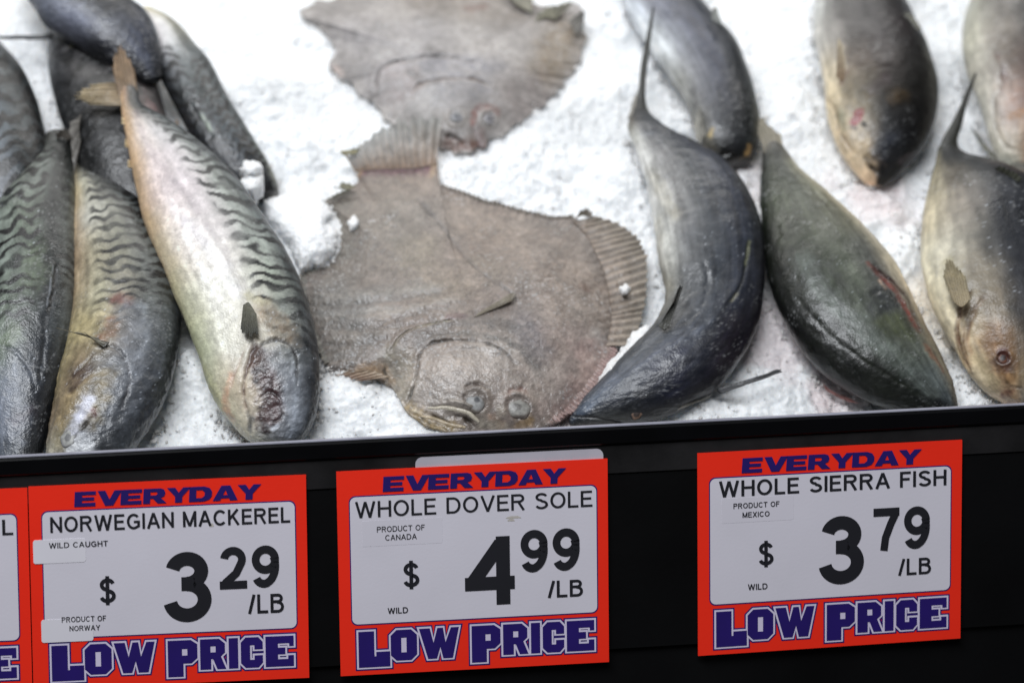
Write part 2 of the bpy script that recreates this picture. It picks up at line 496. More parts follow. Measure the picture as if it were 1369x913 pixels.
class Flat(Surf):
    gk = 1.25
    tn = (1.12, 1.0)
    """Flatfish or ice clump: star-shaped outline in photo pixels, domed by a profile."""
    def __init__(self, outline, centre, base, thick, nr=200, na=760, edge=0.35, power=2.2, jag=0.0, jfreq=200, seed=0, rough=0.0, prof=1.15):
        c = np.asarray(centre, float)
        o = np.asarray(outline, float)
        # walk the outline evenly and add the ragged edge
        oo = np.vstack([o, o[:1]])
        seg = np.linalg.norm(np.diff(oo, axis=0), axis=1); s = np.concatenate([[0], np.cumsum(seg)])
        u = np.linspace(0, s[-1], na, endpoint=False)
        px = np.stack([np.interp(u, s, oo[:, 0]), np.interp(u, s, oo[:, 1])], 1)
        k = np.array([.25, .5, .25])
        for _ in range(2):
            px = np.roll(px, 1, 0) * .25 + px * .5 + np.roll(px, -1, 0) * .25
        px0 = px
        for _ in range(220):
            px0 = np.roll(px0, 1, 0) * .25 + px0 * .5 + np.roll(px0, -1, 0) * .25
        if jag:
            q = np.column_stack([px, np.zeros(na)])
            px = px + (px - c) / np.linalg.norm(px - c, axis=1, keepdims=True) * (jag * fbm(q, jfreq, 3, seed))[:, None]
        self.out = px
        r = np.linspace(0, 1, nr) ** 0.8
        G = c[None, None] + (px0 - c)[None] * r[:, None, None] + (px - px0)[None] * (r ** 5)[:, None, None]
        r3 = np.repeat(r[:, None], na, 1)
        h = base + thick * (1 - r3 ** power) ** prof
        d = FWD[None, None] + RGT * ((G[..., :1] - IW / 2) / FPX) - UPV * ((G[..., 1:] - IH / 2) / FPX)
        O = BEDO[None, None] + BEDN * h[..., None]
        kk = ((O - CAMP) @ BEDN) / (d @ BEDN)
        P3 = CAMP + d * kk[..., None]
        self.nt, self.nv = nr, na
        self.P = P3.reshape(-1, 3)
        N3 = grid_normals(P3)
        if (N3[nr // 2, 10] @ BEDN) < 0: N3 = -N3
        N3[0] = BEDN
        self.N = N3.reshape(-1, 3)
        self.r = r3.reshape(-1); self.ang = np.tile(u / s[-1], nr)
        self.prep()
        if rough:
            self.d += rough * fbm(self.P, 160, 4, seed + 3)
    def build(self, name, mat, parent, depth=0.006, smooth=True):
        P = self.P + self.N * self.d[:, None]
        nt, nv = self.nt, self.nv
        low = P[-nv:] - BEDN * depth * .5 - (P[-nv:] - P.mean(0)) * 0.01
        low2 = P[-nv:] - BEDN * depth - (P[-nv:] - P.mean(0)) * 0.05
        V = np.vstack([P, low, low2, low2.mean(0)])
        col = np.vstack([self.c, self.c[-nv:], self.c[-nv:], self.c[-1:]])
        i = np.arange(nt + 1)[:, None] * nv; j = np.arange(nv)[None, :]; j2 = (j + 1) % nv
        F = np.stack([i + j, i + j2, i + nv + j2, i + nv + j], -1).reshape(-1, 4)
        o = (nt + 1) * nv; jj = np.arange(nv); jn = (jj + 1) % nv
        T = np.vstack([F[:, [0, 1, 2]], F[:, [0, 2, 3]], np.stack([o + jj, o + jn, np.full(nv, (nt + 2) * nv)], -1)])
        return make_mesh(name, V, T, mat, parent, col, smooth)

def fin(parent, name, base, tip, hb, ht, cb, ct, rays=14, mat=None, amp=0.0006, jag=0.12, seed=0, nu=70, nv=36, thick=0.0007, camber=0.0, dark=0.35, label=None):
    """membrane between a base line and a tip line (photo px) with ray ribs"""
    B = spline(np.array(base, float), nu); Tp = spline(np.array(tip, float), nu)
    u = np.linspace(0, 1, nu); v = np.linspace(0, 1, nv)
    hb = np.interp(u, np.linspace(0, 1, len(np.atleast_1d(hb))), np.atleast_1d(hb))
    ht = np.interp(u, np.linspace(0, 1, len(np.atleast_1d(ht))), np.atleast_1d(ht))
    jn = 1 - jag * (0.5 + 0.5 * vnoise(np.stack([u * rays * 1.3, u * 0, u * 0], 1), seed)) - jag * .6 * np.abs(np.sin(u * rays * np.pi))
    A = np.array([bed(p[0], p[1], dn(h)) for p, h in zip(B, hb)])
    E = np.array([bed(p[0], p[1], dn(h)) for p, h in zip(Tp, ht)])
    P = A[:, None] + (E - A)[:, None] * (v[None, :, None] * jn[:, None, None])
    rib = np.cos(u * rays * 2 * np.pi + 2.2 * vnoise(np.stack([u * rays * .45, u * 0 + 3, u * 0], 1), seed + 1))
    nn = fbm(P.reshape(-1, 3), 150, 3, seed).reshape(nu, nv)
    P = P + BEDN * ((rib[:, None] * amp * (0.3 + 0.7 * v[None])) + nn * 0.0008 + camber * np.sin(v * np.pi)[None])[..., None]
    cb, ct = pal(cb), pal(ct)
    c = cb + (ct - cb) * v[None, :, None] * np.ones((nu, 1, 1))
    c = c * (1 - dark * (0.5 - 0.5 * rib)[:, None, None]) * np.clip(1 + .35 * nn[..., None], .3, 2)
    P = P.reshape(-1, 3); c = c.reshape(-1, 3)
    P2 = P - BEDN * thick
    V = np.vstack([P, P2]); n = nu * nv
    i = np.arange(nu - 1)[:, None] * nv; j = np.arange(nv - 1)[None]
    F = np.stack([i + j, i + j + 1, i + nv + j + 1, i + nv + j], -1).reshape(-1, 4)
    rimi = np.concatenate([np.arange(nv), np.arange(1, nu) * nv + nv - 1, (nu - 1) * nv + np.arange(nv - 2, -1, -1), np.arange(nu - 2, 0, -1) * nv])
    rn = np.roll(rimi, -1)
    S = np.stack([rimi, rn, rn + n, rimi + n], -1)
    Fq = np.vstack([F, F[:, ::-1] + n, S])
    o = make_mesh(name, V, Fq, mat or M_FIN, parent, np.vstack([c, c]))
    if label: o['label'] = label
    return o

def strip(parent, name, surf, pts, r0, r1, rgb, mat, sink=.35, seed=0, rm=None):
    """rounded fleshy ridge laid along a line on the surface"""
    idx = [surf.near(p) for p in spline(np.array(pts, float), 40)]
    C = spline(surf.P[idx[::4]] + surf.N[idx[::4]] * surf.d[idx[::4]][:, None], 60); N = surf.N[idx[20]]
    T = np.gradient(C, axis=0); T /= np.linalg.norm(T, axis=1, keepdims=True)
    B = np.cross(T, N); B /= np.linalg.norm(B, axis=1, keepdims=True)
    u = np.linspace(0, 1, 60)
    rad = (r0 + (r1 - r0) * u) * (np.sin(np.pi * (.08 + .84 * u)) ** .6) * PX
    th = np.linspace(0, 2 * np.pi, 16, endpoint=False)
    P = C[:, None] - N * (rad * sink)[:, None, None] + B[:, None] * (np.cos(th)[None, :, None] * rad[:, None, None]) + N * (np.sin(th)[None, :, None] * rad[:, None, None])
    V = P.reshape(-1, 3); V = V + .0005 * fbm(V, 260, 3, seed)[:, None] * N
    i = np.arange(59)[:, None] * 16; j = np.arange(16)[None]; j2 = (j + 1) % 16
    F = np.stack([i + j, i + j2, i + 16 + j2, i + 16 + j], -1).reshape(-1, 4)
    c = pal(rgb)[None] * np.clip(1 + .5 * fbm(V, 150, 3, seed + 2), .4, 1.6)[:, None]
    return make_mesh(name, V, F, mat, parent, c)

def eye(parent, surf, p, r, ratio=0.55, iris=(120, 120, 114), pupil=(20, 20, 23), ring=None, off=(0, 0), lift=0.0, pr=.42, label=None, milky=0.0):
    """domed eye set on the surface at photo point p, radius r px"""
    i = surf.near(p)
    c = surf.P[i] + surf.N[i] * (surf.d[i] + lift * PX)
    n = surf.N[i] * .6 + BEDN * .4 ; n = n / np.linalg.norm(n)
    a = np.cross(n, BEDX); a /= np.linalg.norm(a); b = np.cross(n, a)
    R = r * PX
    nr, na = 22, 48
    rr = np.sin(np.linspace(0, np.pi / 2, nr)); th = np.linspace(0, 2 * np.pi, na, endpoint=False)
    hz = np.sqrt(np.maximum(0, 1 - rr ** 2))
    V = []; C = []
    pu, ir = pal(pupil), pal(iris)
    rg = surf.c[i] * .85
    for k in range(nr):
        ca, sa = np.cos(th), np.sin(th)
        wb = 1 + .10 * np.sin(2 * th + p[0]) + .04 * np.sin(5 * th + p[1])
        V.append(c + R * (rr[k] * (ca * wb)[:, None] * b + rr[k] * (sa * wb)[:, None] * a + n * (hz[k] * ratio * .6 - 0.16)))
        dx = rr[k] * ca - off[0]; dy = rr[k] * sa - off[1]
        dd = np.sqrt(dx * dx + dy * dy)
        m = (1 - sstep(pr - .07, pr + .07, dd))[:, None]
        e = sstep(.62, .97, rr[k] + .10 * np.sin(3 * th + p[0]) * rr[k])[:, None]
        cc = ir * (1 - m) + pu * m
        cc = cc * (1 - e) + rg * e
        cc = cc * (1 - milky * (1 - e)) + pal((150, 152, 155)) * milky * (1 - e)
        C.append(cc)
    V = np.vstack(V); C = np.vstack(C)
    C = C * np.clip(1 + .6 * fbm(V, 500, 3, 5)[:, None], .3, 2) * .8
    i = np.arange(nr - 1)[:, None] * na; j = np.arange(na)[None]; j2 = (j + 1) % na
    F = np.stack([i + j, i + j2, i + na + j2, i + na + j], -1).reshape(-1, 4)
    T = np.vstack([F[:, [0, 1, 2]], F[:, [0, 2, 3]]])
    o = make_mesh('eye', V, T, M_EYE, parent, C)
    if label: o['label'] = label
    return o

# ------------------------------------------------------------------ setting: the ice bed
def facets(X, S, cell, seed):
    gx_, gs_ = X / cell, S / cell
    ix, iy = np.floor(gx_).astype(np.int64), np.floor(gs_).astype(np.int64)
    best = np.full(len(X), 9.0); val = np.zeros(len(X))
    for dx in (-1, 0, 1):
        for dy in (-1, 0, 1):
            cx, cy = ix + dx, iy + dy; z = cx * 0
            px = cx + .5 + .45 * _hash(cx, cy, z, seed); py = cy + .5 + .45 * _hash(cx, cy, z + 1, seed)
            ex, ey = gx_ - px, gs_ - py
            d = ex * ex + ey * ey
            v = _hash(cx, cy, z + 2, seed) * .5 + ex * _hash(cx, cy, z + 3, seed) * 1.3 + ey * _hash(cx, cy, z + 4, seed) * 1.3
            m = d < best
            best = np.where(m, d, best); val = np.where(m, v, val)
    return val
MOUNDS = [(250, 505, 40, .010), (236, 450, 26, .006), (455, 530, 46, .008), (420, 330, 60, .010), (390, 200, 50, .008), (350, 130, 60, .007), (300, 60, 70, .006), (470, 190, 40, .007), (700, 240, 60, .006),
          (830, 250, 44, .010), (820, 380, 30, .008), (815, 120, 60, .007), (900, 170, 34, .012), (930, 540, 44, .008), (1040, 540, 50, .006), (1060, 150, 50, .010), (1075, 60, 46, .007), (1170, 290, 50, .012), (1210, 340, 34, .012),
          (1250, 470, 30, .010), (1290, 520, 30, .006), (1270, 80, 36, .007), (1275, 250, 30, .006), (40, 60, 40, .010), (80, 200, 26, .010), (800, 20, 60, .006), (620, 235, 60, .004)]
_MC = [(bed(a, b_, 0.0), r_ * 0.0005, h_) for a, b_, r_, h_ in MOUNDS]
def ice_height(X, S):
    Q = np.stack([X, S, np.zeros_like(X)], 1)
    h = 0.0050 * fbm(Q, 14, 2, 31) + 0.0034 * fbm(Q, 42, 3, 32) + 0.0020 * fbm(Q, 130, 3, 33)
    wx = X + .0012 * fbm(Q, 170, 2, 35)
    f1 = facets(wx, S, .0085, 61); f2 = facets(wx, S, .0040, 62)
    k = .55 + .45 * fbm(Q, 25, 2, 63)
    h += .0025 * f1 * k + .0012 * f2
    for C_, r_, hh in _MC:
        sx, ss = C_[0], float((C_ - BEDO) @ BEDS)
        d2 = ((X - sx) ** 2 + (S - ss) ** 2) / (r_ * r_)
        h += hh * np.exp(-d2)
    return h
nx, ns = 1080, 660
gx = np.linspace(-0.60, 0.62, nx); gs = -0.02 + 0.82 * np.linspace(0, 1, ns) ** 1.25
GX, GS = np.meshgrid(gx, gs, indexing='ij'); GXf, GSf = GX.ravel(), GS.ravel()
IHT = ice_height(GXf, GSf)
def bedpoint(x, s, h):
    return BEDO + np.outer(x, BEDX) + np.outer(s, BEDS) + np.outer(h, BEDN)
IP = bedpoint(GXf, GSf, IHT)
Qn = np.stack([GXf, GSf, GXf * 0], 1)
icol = np.ones((len(IP), 3)) * np.array([0.88, 0.895, 0.905])
icol *= (1 + 0.05 * fbm(Qn, 30, 3, 40)[:, None])
dirt = sstep(0.0, .5, -fbm(Qn, 120, 3, 46))
icol *= 1 - 0.10 * dirt[:, None]
icol *= 1 - .16 * sstep(.05, .5, fbm(Qn, 22, 3, 91))[:, None] * np.array([1, .98, .97])  # bluish-grey shading painted into the ice colour in broad patches
icol *= 1 - 0.11 * sstep(.0, .5, facets(GXf, GSf, .0040, 62))[:, None] * np.array([1, .97, .95])  # shading of single facets painted into the ice colour
def stain(px, py, r, rgb, k, seed):
    p = bed(px, py, 0.0); 
    d = np.linalg.norm(IP - p, axis=1) / PX + r * .6 * fbm(Qn, 50, 3, seed)
    m = (1 - sstep(r * .2, r, d)) * k
    icol[:] = icol * (1 - m[:, None]) + lin(rgb) * m[:, None]
stain(1040, 450, 110, (170, 125, 125), .30, 1); stain(1120, 525, 60, (190, 130, 125), .28, 2)
stain(1180, 260, 90, (225, 200, 198), .4, 3); stain(1010, 250, 60, (195, 170, 165), .3, 4)
stain(250, 470, 60, (150, 155, 155), .5, 5); stain(940, 540, 50, (185, 185, 185), .3, 6)
stain(1230, 420, 90, (225, 205, 170), .5, 7); stain(360, 225, 60, (190, 195, 200), .3, 8)
stain(760, 560, 50, (215, 180, 178), .4, 9); stain(430, 490, 50, (180, 175, 170), .4, 10)
i = np.arange(nx - 1)[:, None] * ns; j = np.arange(ns - 1)[None]
F = np.stack([i + j, i + ns + j, i + ns + j + 1, i + j + 1], -1).reshape(-1, 4)
o = make_mesh("ice_bed", IP, F, M_ICE, None, icol)
o['kind'] = 'structure'

def grains(name, pts, size, mat, col=(0.93, 0.94, 0.945), jitter=.35, seed=0):
    """many small angular crystals (8 faces each) in one mesh"""
    r = np.random.default_rng(seed)
    n = len(pts)
    base = np.array([[1, 0, 0], [-1, 0, 0], [0, 1, 0], [0, -1, 0], [0, 0, 1], [0, 0, -1]], float)
    f = np.array([[0, 2, 4], [2, 1, 4], [1, 3, 4], [3, 0, 4], [2, 0, 5], [1, 2, 5], [3, 1, 5], [0, 3, 5]])
    V = base[None] * (1 + r.normal(0, jitter, (n, 6, 1))) + r.normal(0, .25, (n, 6, 3))
    a = r.normal(size=(n, 4)); a /= np.linalg.norm(a, axis=1, keepdims=True)
    w, x, y, z = a.T
    R = np.stack([np.stack([1 - 2 * (y * y + z * z), 2 * (x * y - z * w), 2 * (x * z + y * w)], -1),
                  np.stack([2 * (x * y + z * w), 1 - 2 * (x * x + z * z), 2 * (y * z - x * w)], -1),
                  np.stack([2 * (x * z - y * w), 2 * (y * z + x * w), 1 - 2 * (x * x + y * y)], -1)], 1)
    V = np.einsum('nij,nkj->nki', R, V) * np.asarray(size)[:, None, None] + pts[:, None, :]
    F = (f[None] + (np.arange(n) * 6)[:, None, None]).reshape(-1, 3)
    c = np.repeat(np.asarray(col)[None] * (1 + .08 * r.normal(size=(n, 1))), 6, 0)
    return make_mesh(name, V.reshape(-1, 3), F, mat, None, c, smooth=False)
n = 17000
gxx = rng.uniform(-.42, .46, n); gss = rng.uniform(0, .6, n) ** 1.6
keep = fbm(np.stack([gxx, gss, gxx * 0], 1), 45, 3, 50) > -0.12
gxx, gss = gxx[keep], gss[keep]
gp = bedpoint(gxx, gss, ice_height(gxx, gss) - 0.0001)
sz = np.clip(rng.lognormal(math.log(0.00055), .5, len(gp)), .0003, .0026)
o = grains("ice_crystals", gp, sz, M_GRAIN, seed=3)
tag(o, "loose crystals of crushed ice strewn over the sloping ice bed", "ice", None, 'stuff')

# ------------------------------------------------------------------ counter front
PT = math.radians(24.0)
PN = np.array([0.0, -math.cos(PT), math.sin(PT)])      # faces the shopper, tipped up
PD = np.array([0.0, -math.sin(PT), -math.cos(PT)])     # down along the front
PO = np.array([0.0, -0.004, 0.0])
M_RIM = plain("black_rim", (5, 5, 7), .3, .4, 30, .06, 200, .22)
M_RAIL = plain("smoky_rail_plastic", (30, 29, 30), .4, .45, 30, .15, 300, .3)
M_PANEL = plain("black_panel", (7, 7, 8), .6, .5, 12, .1, 200, .12)
M_LIP = plain("pale_lip", (150, 150, 162), .3, .2, 40)
M_STEEL = plain("steel_tray", (120, 122, 125), .35, .1)

def slab(name, mat, parent, d0, d1, w0, w1, x0=-0.60, x1=0.62, bev=0.0006):
    """bar along X between down-distances d0..d1 and outward offsets w0..w1, bevelled edges"""
    sec = [(d0 + bev, w0), (d1 - bev, w0), (d1, w0 + bev), (d1, w1 - bev), (d1 - bev, w1), (d0 + bev, w1), (d0, w1 - bev), (d0, w0 + bev)]
    V = []
    for x in (x0, x1):
        for d, w in sec:
            V.append(PO + PD * d + PN * w + BEDX * x)
    V = np.array(V)
    me = bpy.data.meshes.new(name)
    fs = [[k, (k + 1) % 8, 8 + (k + 1) % 8, 8 + k] for k in range(8)] + [list(range(7, -1, -1)), list(range(8, 16))]
    off = parent.location if parent else Vector((0, 0, 0))
    me.from_pydata([Vector(v) - off for v in V], [], fs); me.update()
    me.materials.append(mat)
    o = bpy.data.objects.new(name, me); COL.objects.link(o); o.parent = parent
    return o
ctr = thing("display_counter", "black fish counter front with a glossy rim and a smoky ticket rail", "counter", (0, -0.06, -0.16))
slab("rim", M_RIM, ctr, 0.0, 0.0112, -0.006, 0.0035, bev=.0012)
slab("lip", M_LIP, ctr, -0.0016, -0.0001, -0.003, 0.0012, bev=.0004)
slab("ticket_rail", M_RAIL, ctr, 0.0116, 0.0310, -0.004, 0.0012)
slab("front_panel", M_PANEL, ctr, 0.0314, 0.1500, -0.008, 0.0)
slab("kick_strip", M_PANEL, ctr, 0.1504, 0.2200, -0.010, -0.003)
# inner wall of the tray behind the rim
V = [(-.60, -.0005, -.002), (.62, -.0005, -.002), (.62, -.0005, -.10), (-.60, -.0005, -.10), (-.60, -.0035, -.002), (.62, -.0035, -.002), (.62, -.0035, -.10), (-.60, -.0035, -.10)]
make_mesh("tray_wall", np.array(V), [[0, 1, 2, 3], [7, 6, 5, 4], [0, 4, 5, 1], [1, 5, 6, 2], [2, 6, 7, 3], [3, 7, 4, 0]], M_STEEL, ctr, smooth=False)

# ------------------------------------------------------------------ flat print: polygons with holes
def fill_loops(loops):
    cu = bpy.data.curves.new("tmp", 'CURVE'); cu.dimensions = '2D'; cu.fill_mode = 'BOTH'
    for lp in loops:
        s = cu.splines.new('POLY'); s.points.add(len(lp) - 1)
        for k, p in enumerate(lp): s.points[k].co = (p[0], p[1], 0, 1)
        s.use_cyclic_u = True
    ob = bpy.data.objects.new("tmp", cu); COL.objects.link(ob)
    dg = bpy.context.evaluated_depsgraph_get(); dg.update()
    me = ob.evaluated_get(dg).to_mesh()
    V = np.array([v.co[:] for v in me.vertices]); F = [list(p.vertices) for p in me.polygons]
    ob.evaluated_get(dg).to_mesh_clear()
    bpy.data.objects.remove(ob); bpy.data.curves.remove(cu)
    return V, F

def ribbon(pts, w, closed=False):
    """list of quads along a polyline, mitred"""
    p = np.array(pts, float)
    if closed:
        p = np.vstack([p, p[:1]])
    n = len(p)
    d = np.diff(p, axis=0); L = np.linalg.norm(d, axis=1); d = d[L > 1e-9]; p = np.vstack([p[:-1][L > 1e-9], p[-1:]]); n = len(p)
    d /= np.linalg.norm(d, axis=1, keepdims=True)
    nr = np.stack([-d[:, 1], d[:, 0]], 1)
    off = np.zeros((n, 2))
    for k in range(n):
        if closed: a, b = nr[(k - 1) % (n - 1)], nr[k % (n - 1)]
        else: a, b = nr[max(k - 1, 0)], nr[min(k, n - 2)]
        m = a + b; m = m / (np.linalg.norm(m) + 1e-9)
        off[k] = m * (w / 2) / max(0.38, m @ a)
    return [[p[k] - off[k], p[k + 1] - off[k + 1], p[k + 1] + off[k + 1], p[k] + off[k]] for k in range(n - 1)]

def arc(cx, cy, rx, ry, a0, a1, n=14):
    return [(cx + rx * math.cos(math.radians(a0 + (a1 - a0) * k / n)), cy + ry * math.sin(math.radians(a0 + (a1 - a0) * k / n))) for k in range(n + 1)]
# sans-serif capitals and figures as pen strokes; centre lines in a box 0..w by 0..1
def glyph(ch, t):
    """t = pen width; returns advance width and strokes (polylines on pen centre lines)"""
    h = t / 2; T = 1 - h; B = h
    if ch == ' ': return .28, []
    if ch == 'E': return .60, [[(h, 0), (h, 1)], [(h, T), (.58, T)], [(h, .52), (.54, .52)], [(h, B), (.60, B)]]
    if ch == 'F': return .56, [[(h, 0), (h, 1)], [(h, T), (.56, T)], [(h, .52), (.50, .52)]]
    if ch == 'L': return .54, [[(h, 0), (h, 1)], [(h, B), (.54, B)]]
    if ch == 'I': return t, [[(h, 0), (h, 1)]]
    if ch == 'T': return .64, [[(.32, 0), (.32, 1)], [(0, T), (.64, T)]]
    if ch == 'H': return .68, [[(h, 0), (h, 1)], [(.68 - h, 0), (.68 - h, 1)], [(h, .53), (.68 - h, .53)]]
    if ch == 'N': return .68, [[(h, 0), (h, 1)], [(.68 - h, 0), (.68 - h, 1)], [(h, 1 - h), (.68 - h, h)]]
    if ch == 'M': return .78, [[(h, 0), (h, 1)], [(.78 - h, 0), (.78 - h, 1)], [(h, 1 - h * .6), (.39, h * .6)], [(.39, h * .6), (.78 - h, 1 - h * .6)]]
    if ch == 'W': return 1.02, [[(h * .9, 1), (.28, 0)], [(.28, 0), (.51, .98)], [(.51, .98), (.74, 0)], [(.74, 0), (1.02 - h * .9, 1)]]
    if ch == 'A': return .74, [[(h * .8, 0), (.37, 1 - h * .2)], [(.37, 1 - h * .2), (.74 - h * .8, 0)], [(.16, .33), (.58, .33)]]
    if ch == 'V': return .72, [[(h * .8, 1), (.36, h * .2)], [(.36, h * .2), (.72 - h * .8, 1)]]
    if ch == 'Y': return .72, [[(h * .8, 1), (.36, .42)], [(.36, .42), (.72 - h * .8, 1)], [(.36, .46), (.36, 0)]]
    if ch == 'X': return .70, [[(h, 1), (.70 - h, 0)], [(h, 0), (.70 - h, 1)]]
    if ch == 'K': return .68, [[(h, 0), (h, 1)], [(.64 - h, 1), (h, .36)], [(.27, .58), (.68 - h, 0)]]
    if ch == 'O': return .78, [arc(.39, .5, .39 - h, .5 - h, 0, 360, 40)]
    if ch == 'C': return .72, [arc(.39, .5, .39 - h, .5 - h, 42, 318, 34)]
    if ch == 'G': return .77, [arc(.39, .5, .39 - h, .5 - h, 42, 300, 32) + [(.75 - h, .20), (.75 - h, .46)], [(.40, .47), (.75, .47)]]
    if ch == 'D': return .72, [[(h, 0), (h, 1)], [(h, T), (.34, T)] + arc(.34, .5, .38 - h, .5 - h, 90, -90, 20) + [(h, B)]]
    if ch == 'P': return .65, [[(h, 0), (h, 1)], [(h, T), (.38, T)] + arc(.38, .725, .27 - h, .275 - h, 90, -90, 16) + [(h, .45 + h)]]
    if ch == 'R': return .70, [[(h, 0), (h, 1)], [(h, T), (.40, T)] + arc(.40, .735, .27 - h, .265 - h, 90, -90, 16) + [(h, .47 + h)], [(.36, .47 + h), (.70 - h, 0)]]
    if ch == 'B': return .67, [[(h, 0), (h, 1)], [(h, T), (.37, T)] + arc(.37, .755, .25 - h, .245 - h, 90, -90, 16) + [(h, .51 + h)], [(.37, .51 + h)] + arc(.38, .275 + h / 2, .29 - h, .275 - h / 2, 90, -90, 16) + [(h, B)]]
    if ch == 'U': return .68, [[(h, 1), (h, .34)] + arc(.34, .34, .34 - h, .34 - h, 180, 360, 18) + [(.68 - h, 1)]]
    if ch == 'S': return .66, [arc(.33, .745, .31 - h, .255 - h, 20, 262, 22) + arc(.33, .275, .33 - h, .275 - h, 82, -160, 22)]
    if ch == '$': return .56, [arc(.28, .70, .26 - h, .20 - h * .6, 15, 262, 20) + arc(.28, .31, .28 - h, .21 - h * .6, 82, -165, 20), [(.28, 0), (.28, 1)]]
    if ch == '/': return .30, [[(.03, 0), (.27, 1)]]
    if ch == '3': return .66, [arc(.31, .55 + (.45 - h) / 2, .30 - h, (.45 - h) / 2, 168, -90, 24), arc(.31, h + (.54 - h) / 2, .34 - h, (.54 - h) / 2, 90, -170, 26), [(.23, .545), (.32, .545)]]
    if ch == '2': return .66, [arc(.33, .70, .31 - h, .30 - h, 172, -28, 22) + [(.40, .37), (.15, .16), (.10, h)], [(0, B), (.66, B)]]
    if ch == '9': return .66, [arc(.33, .665, .33 - h, .335 - h, 0, 360, 34), arc(.28, .52, .38 - h, .52 - h, 30, -60, 16) + arc(.29, .30, .25 - h * .6, .30 - h, -70, -158, 10)]
    if ch == '7': return .66, [[(0, T), (.66, T)], [(.66 - h, 1 - t * .7), (.44, .62), (.31, .30), (.27, 0)]]
    if ch == '4': return .70, [[(.44 + h, 0), (.44 + h, 1)], [(.44 + h - h * .3, 1 - h), (h * .8, .29)], [(0, .22 + h), (.70, .22 + h)]]
    return .5, []

class Tag:
    def __init__(self, corners, label, off):
        q = [on_plane(p[0], p[1], PO + PN * off, PN) for p in corners]
        self.q = q
        self.w = np.linalg.norm(q[1] - q[0]); self.h = np.linalg.norm(q[3] - q[0])
        base = (q[2] + q[3]) / 2
        self.root = thing("price_tag", label, "price tag", base, "red price tags on the counter front")
    def at(self, u, v, w):
        q = self.q
        return q[0] * (1 - u) * (1 - v) + q[1] * u * (1 - v) + q[2] * u * v + q[3] * (1 - u) * v + PN * w
    def poly(self, name, V, F, mat, w, parent=None):
        """V in uv"""
        P = [self.at(a, b, w) for a, b in V]
        me = bpy.data.meshes.new(name)
        par = parent or self.root
        off = par.matrix_world.translation if parent is None else self.root.location
        me.from_pydata([Vector(p) - Vector(self.root.location) for p in P], [], F); me.update()
        me.materials.append(mat)
        o = bpy.data.objects.new(name, me); COL.objects.link(o); o.parent = par
        return o
    def box(self, name, u0, v0, u1, v1, w0, w1, mat, rad=0.0, skew=0.0):
        """rounded card with thickness"""
        W_, H_ = self.w, self.h
        pts = []
        x0, x1, y0, y1 = u0 * W_, u1 * W_, v0 * H_, v1 * H_
        r = max(rad, 1e-5)
        for cx, cy, a0 in ((x1 - r, y0 + r, -90), (x1 - r, y1 - r, 0), (x0 + r, y1 - r, 90), (x0 + r, y0 + r, 180)):
            for k in range(7):
                a = math.radians(a0 + 15 * k)
                pts.append(((cx + r * math.cos(a)) / W_, (cy + r * math.sin(a)) / H_))
        n = len(pts)
        P = [self.at(a, b, w1) for a, b in pts] + [self.at(a, b, w0) for a, b in pts]
        F = [list(range(n)), list(range(2 * n - 1, n - 1, -1))] + [[k, (k + 1) % n, n + (k + 1) % n, n + k][::-1] for k in range(n)]
        me = bpy.data.meshes.new(name); me.from_pydata([Vector(p) - Vector(self.root.location) for p in P], [], F); me.update()
        me.materials.append(mat)
        o = bpy.data.objects.new(name, me); COL.objects.link(o); o.parent = self.root
        return o
    def quads(self, name, Q, mat, w):
        """Q: quads in uv; each a hair above the last so none share a plane"""
        V, F = [], []
        for k, q in enumerate(Q):
            b = len(V); ww = w + 4e-6 * (k % 5)
            V += [self.at(p[0], p[1], ww) for p in q]; F.append([b, b + 1, b + 2, b + 3])
        me = bpy.data.meshes.new(name)
        me.from_pydata([Vector(p) - Vector(self.root.location) for p in V], [], F); me.update()
        me.materials.append(mat)
        o = bpy.data.objects.new(name, me); COL.objects.link(o); o.parent = self.root
        return o
    def text(self, name, s, u0, v0, u1, v1, mat, w=0.00135, bold=0.16):
        x = 0; Q = []
        gap = .12
        for ch in s:
            a, st = glyph(ch, bold)
            for pl in st:
                Q += [[(x + p[0], p[1]) for p in q] for q in ribbon(pl, bold)]
            x += a + gap
        x -= gap
        Q = [[(u0 + (u1 - u0) * p[0] / x, v1 + (v0 - v1) * p[1]) for p in q] for q in Q]
        return self.quads(name, Q, mat, w)
    def shapes(self, name, letters, mat, w, grow=0.0, holes=True):
        """letters: list of loops in physical metres; grow widens them by a mitred pen line"""
        Q = []
        V_, F_ = [], []
        for loops in letters:
            V, F = fill_loops([[(x * 100, y * 100) for x, y in lp] for lp in (loops if holes else loops[:1])])
            b = len(V_); V_ += [self.at(x / 100 / self.w, y / 100 / self.h, w + 2e-5) for x, y in V[:, :2]]
            F_ += [[q + b for q in f] for f in F]
            if grow:
                Q += ribbon(loops[0], 2 * grow, True)
        for k, q in enumerate(Q):
            b = len(V_); ww = w + 3e-6 * (k % 6)
            V_ += [self.at(p[0] / self.w, p[1] / self.h, ww) for p in q]; F_.append([b, b + 1, b + 2, b + 3])
        me = bpy.data.meshes.new(name)
        me.from_pydata([Vector(p) - Vector(self.root.location) for p in V_], [], F_); me.update()
        me.materials.append(mat)
        o = bpy.data.objects.new(name, me); COL.objects.link(o); o.parent = self.root
        return o

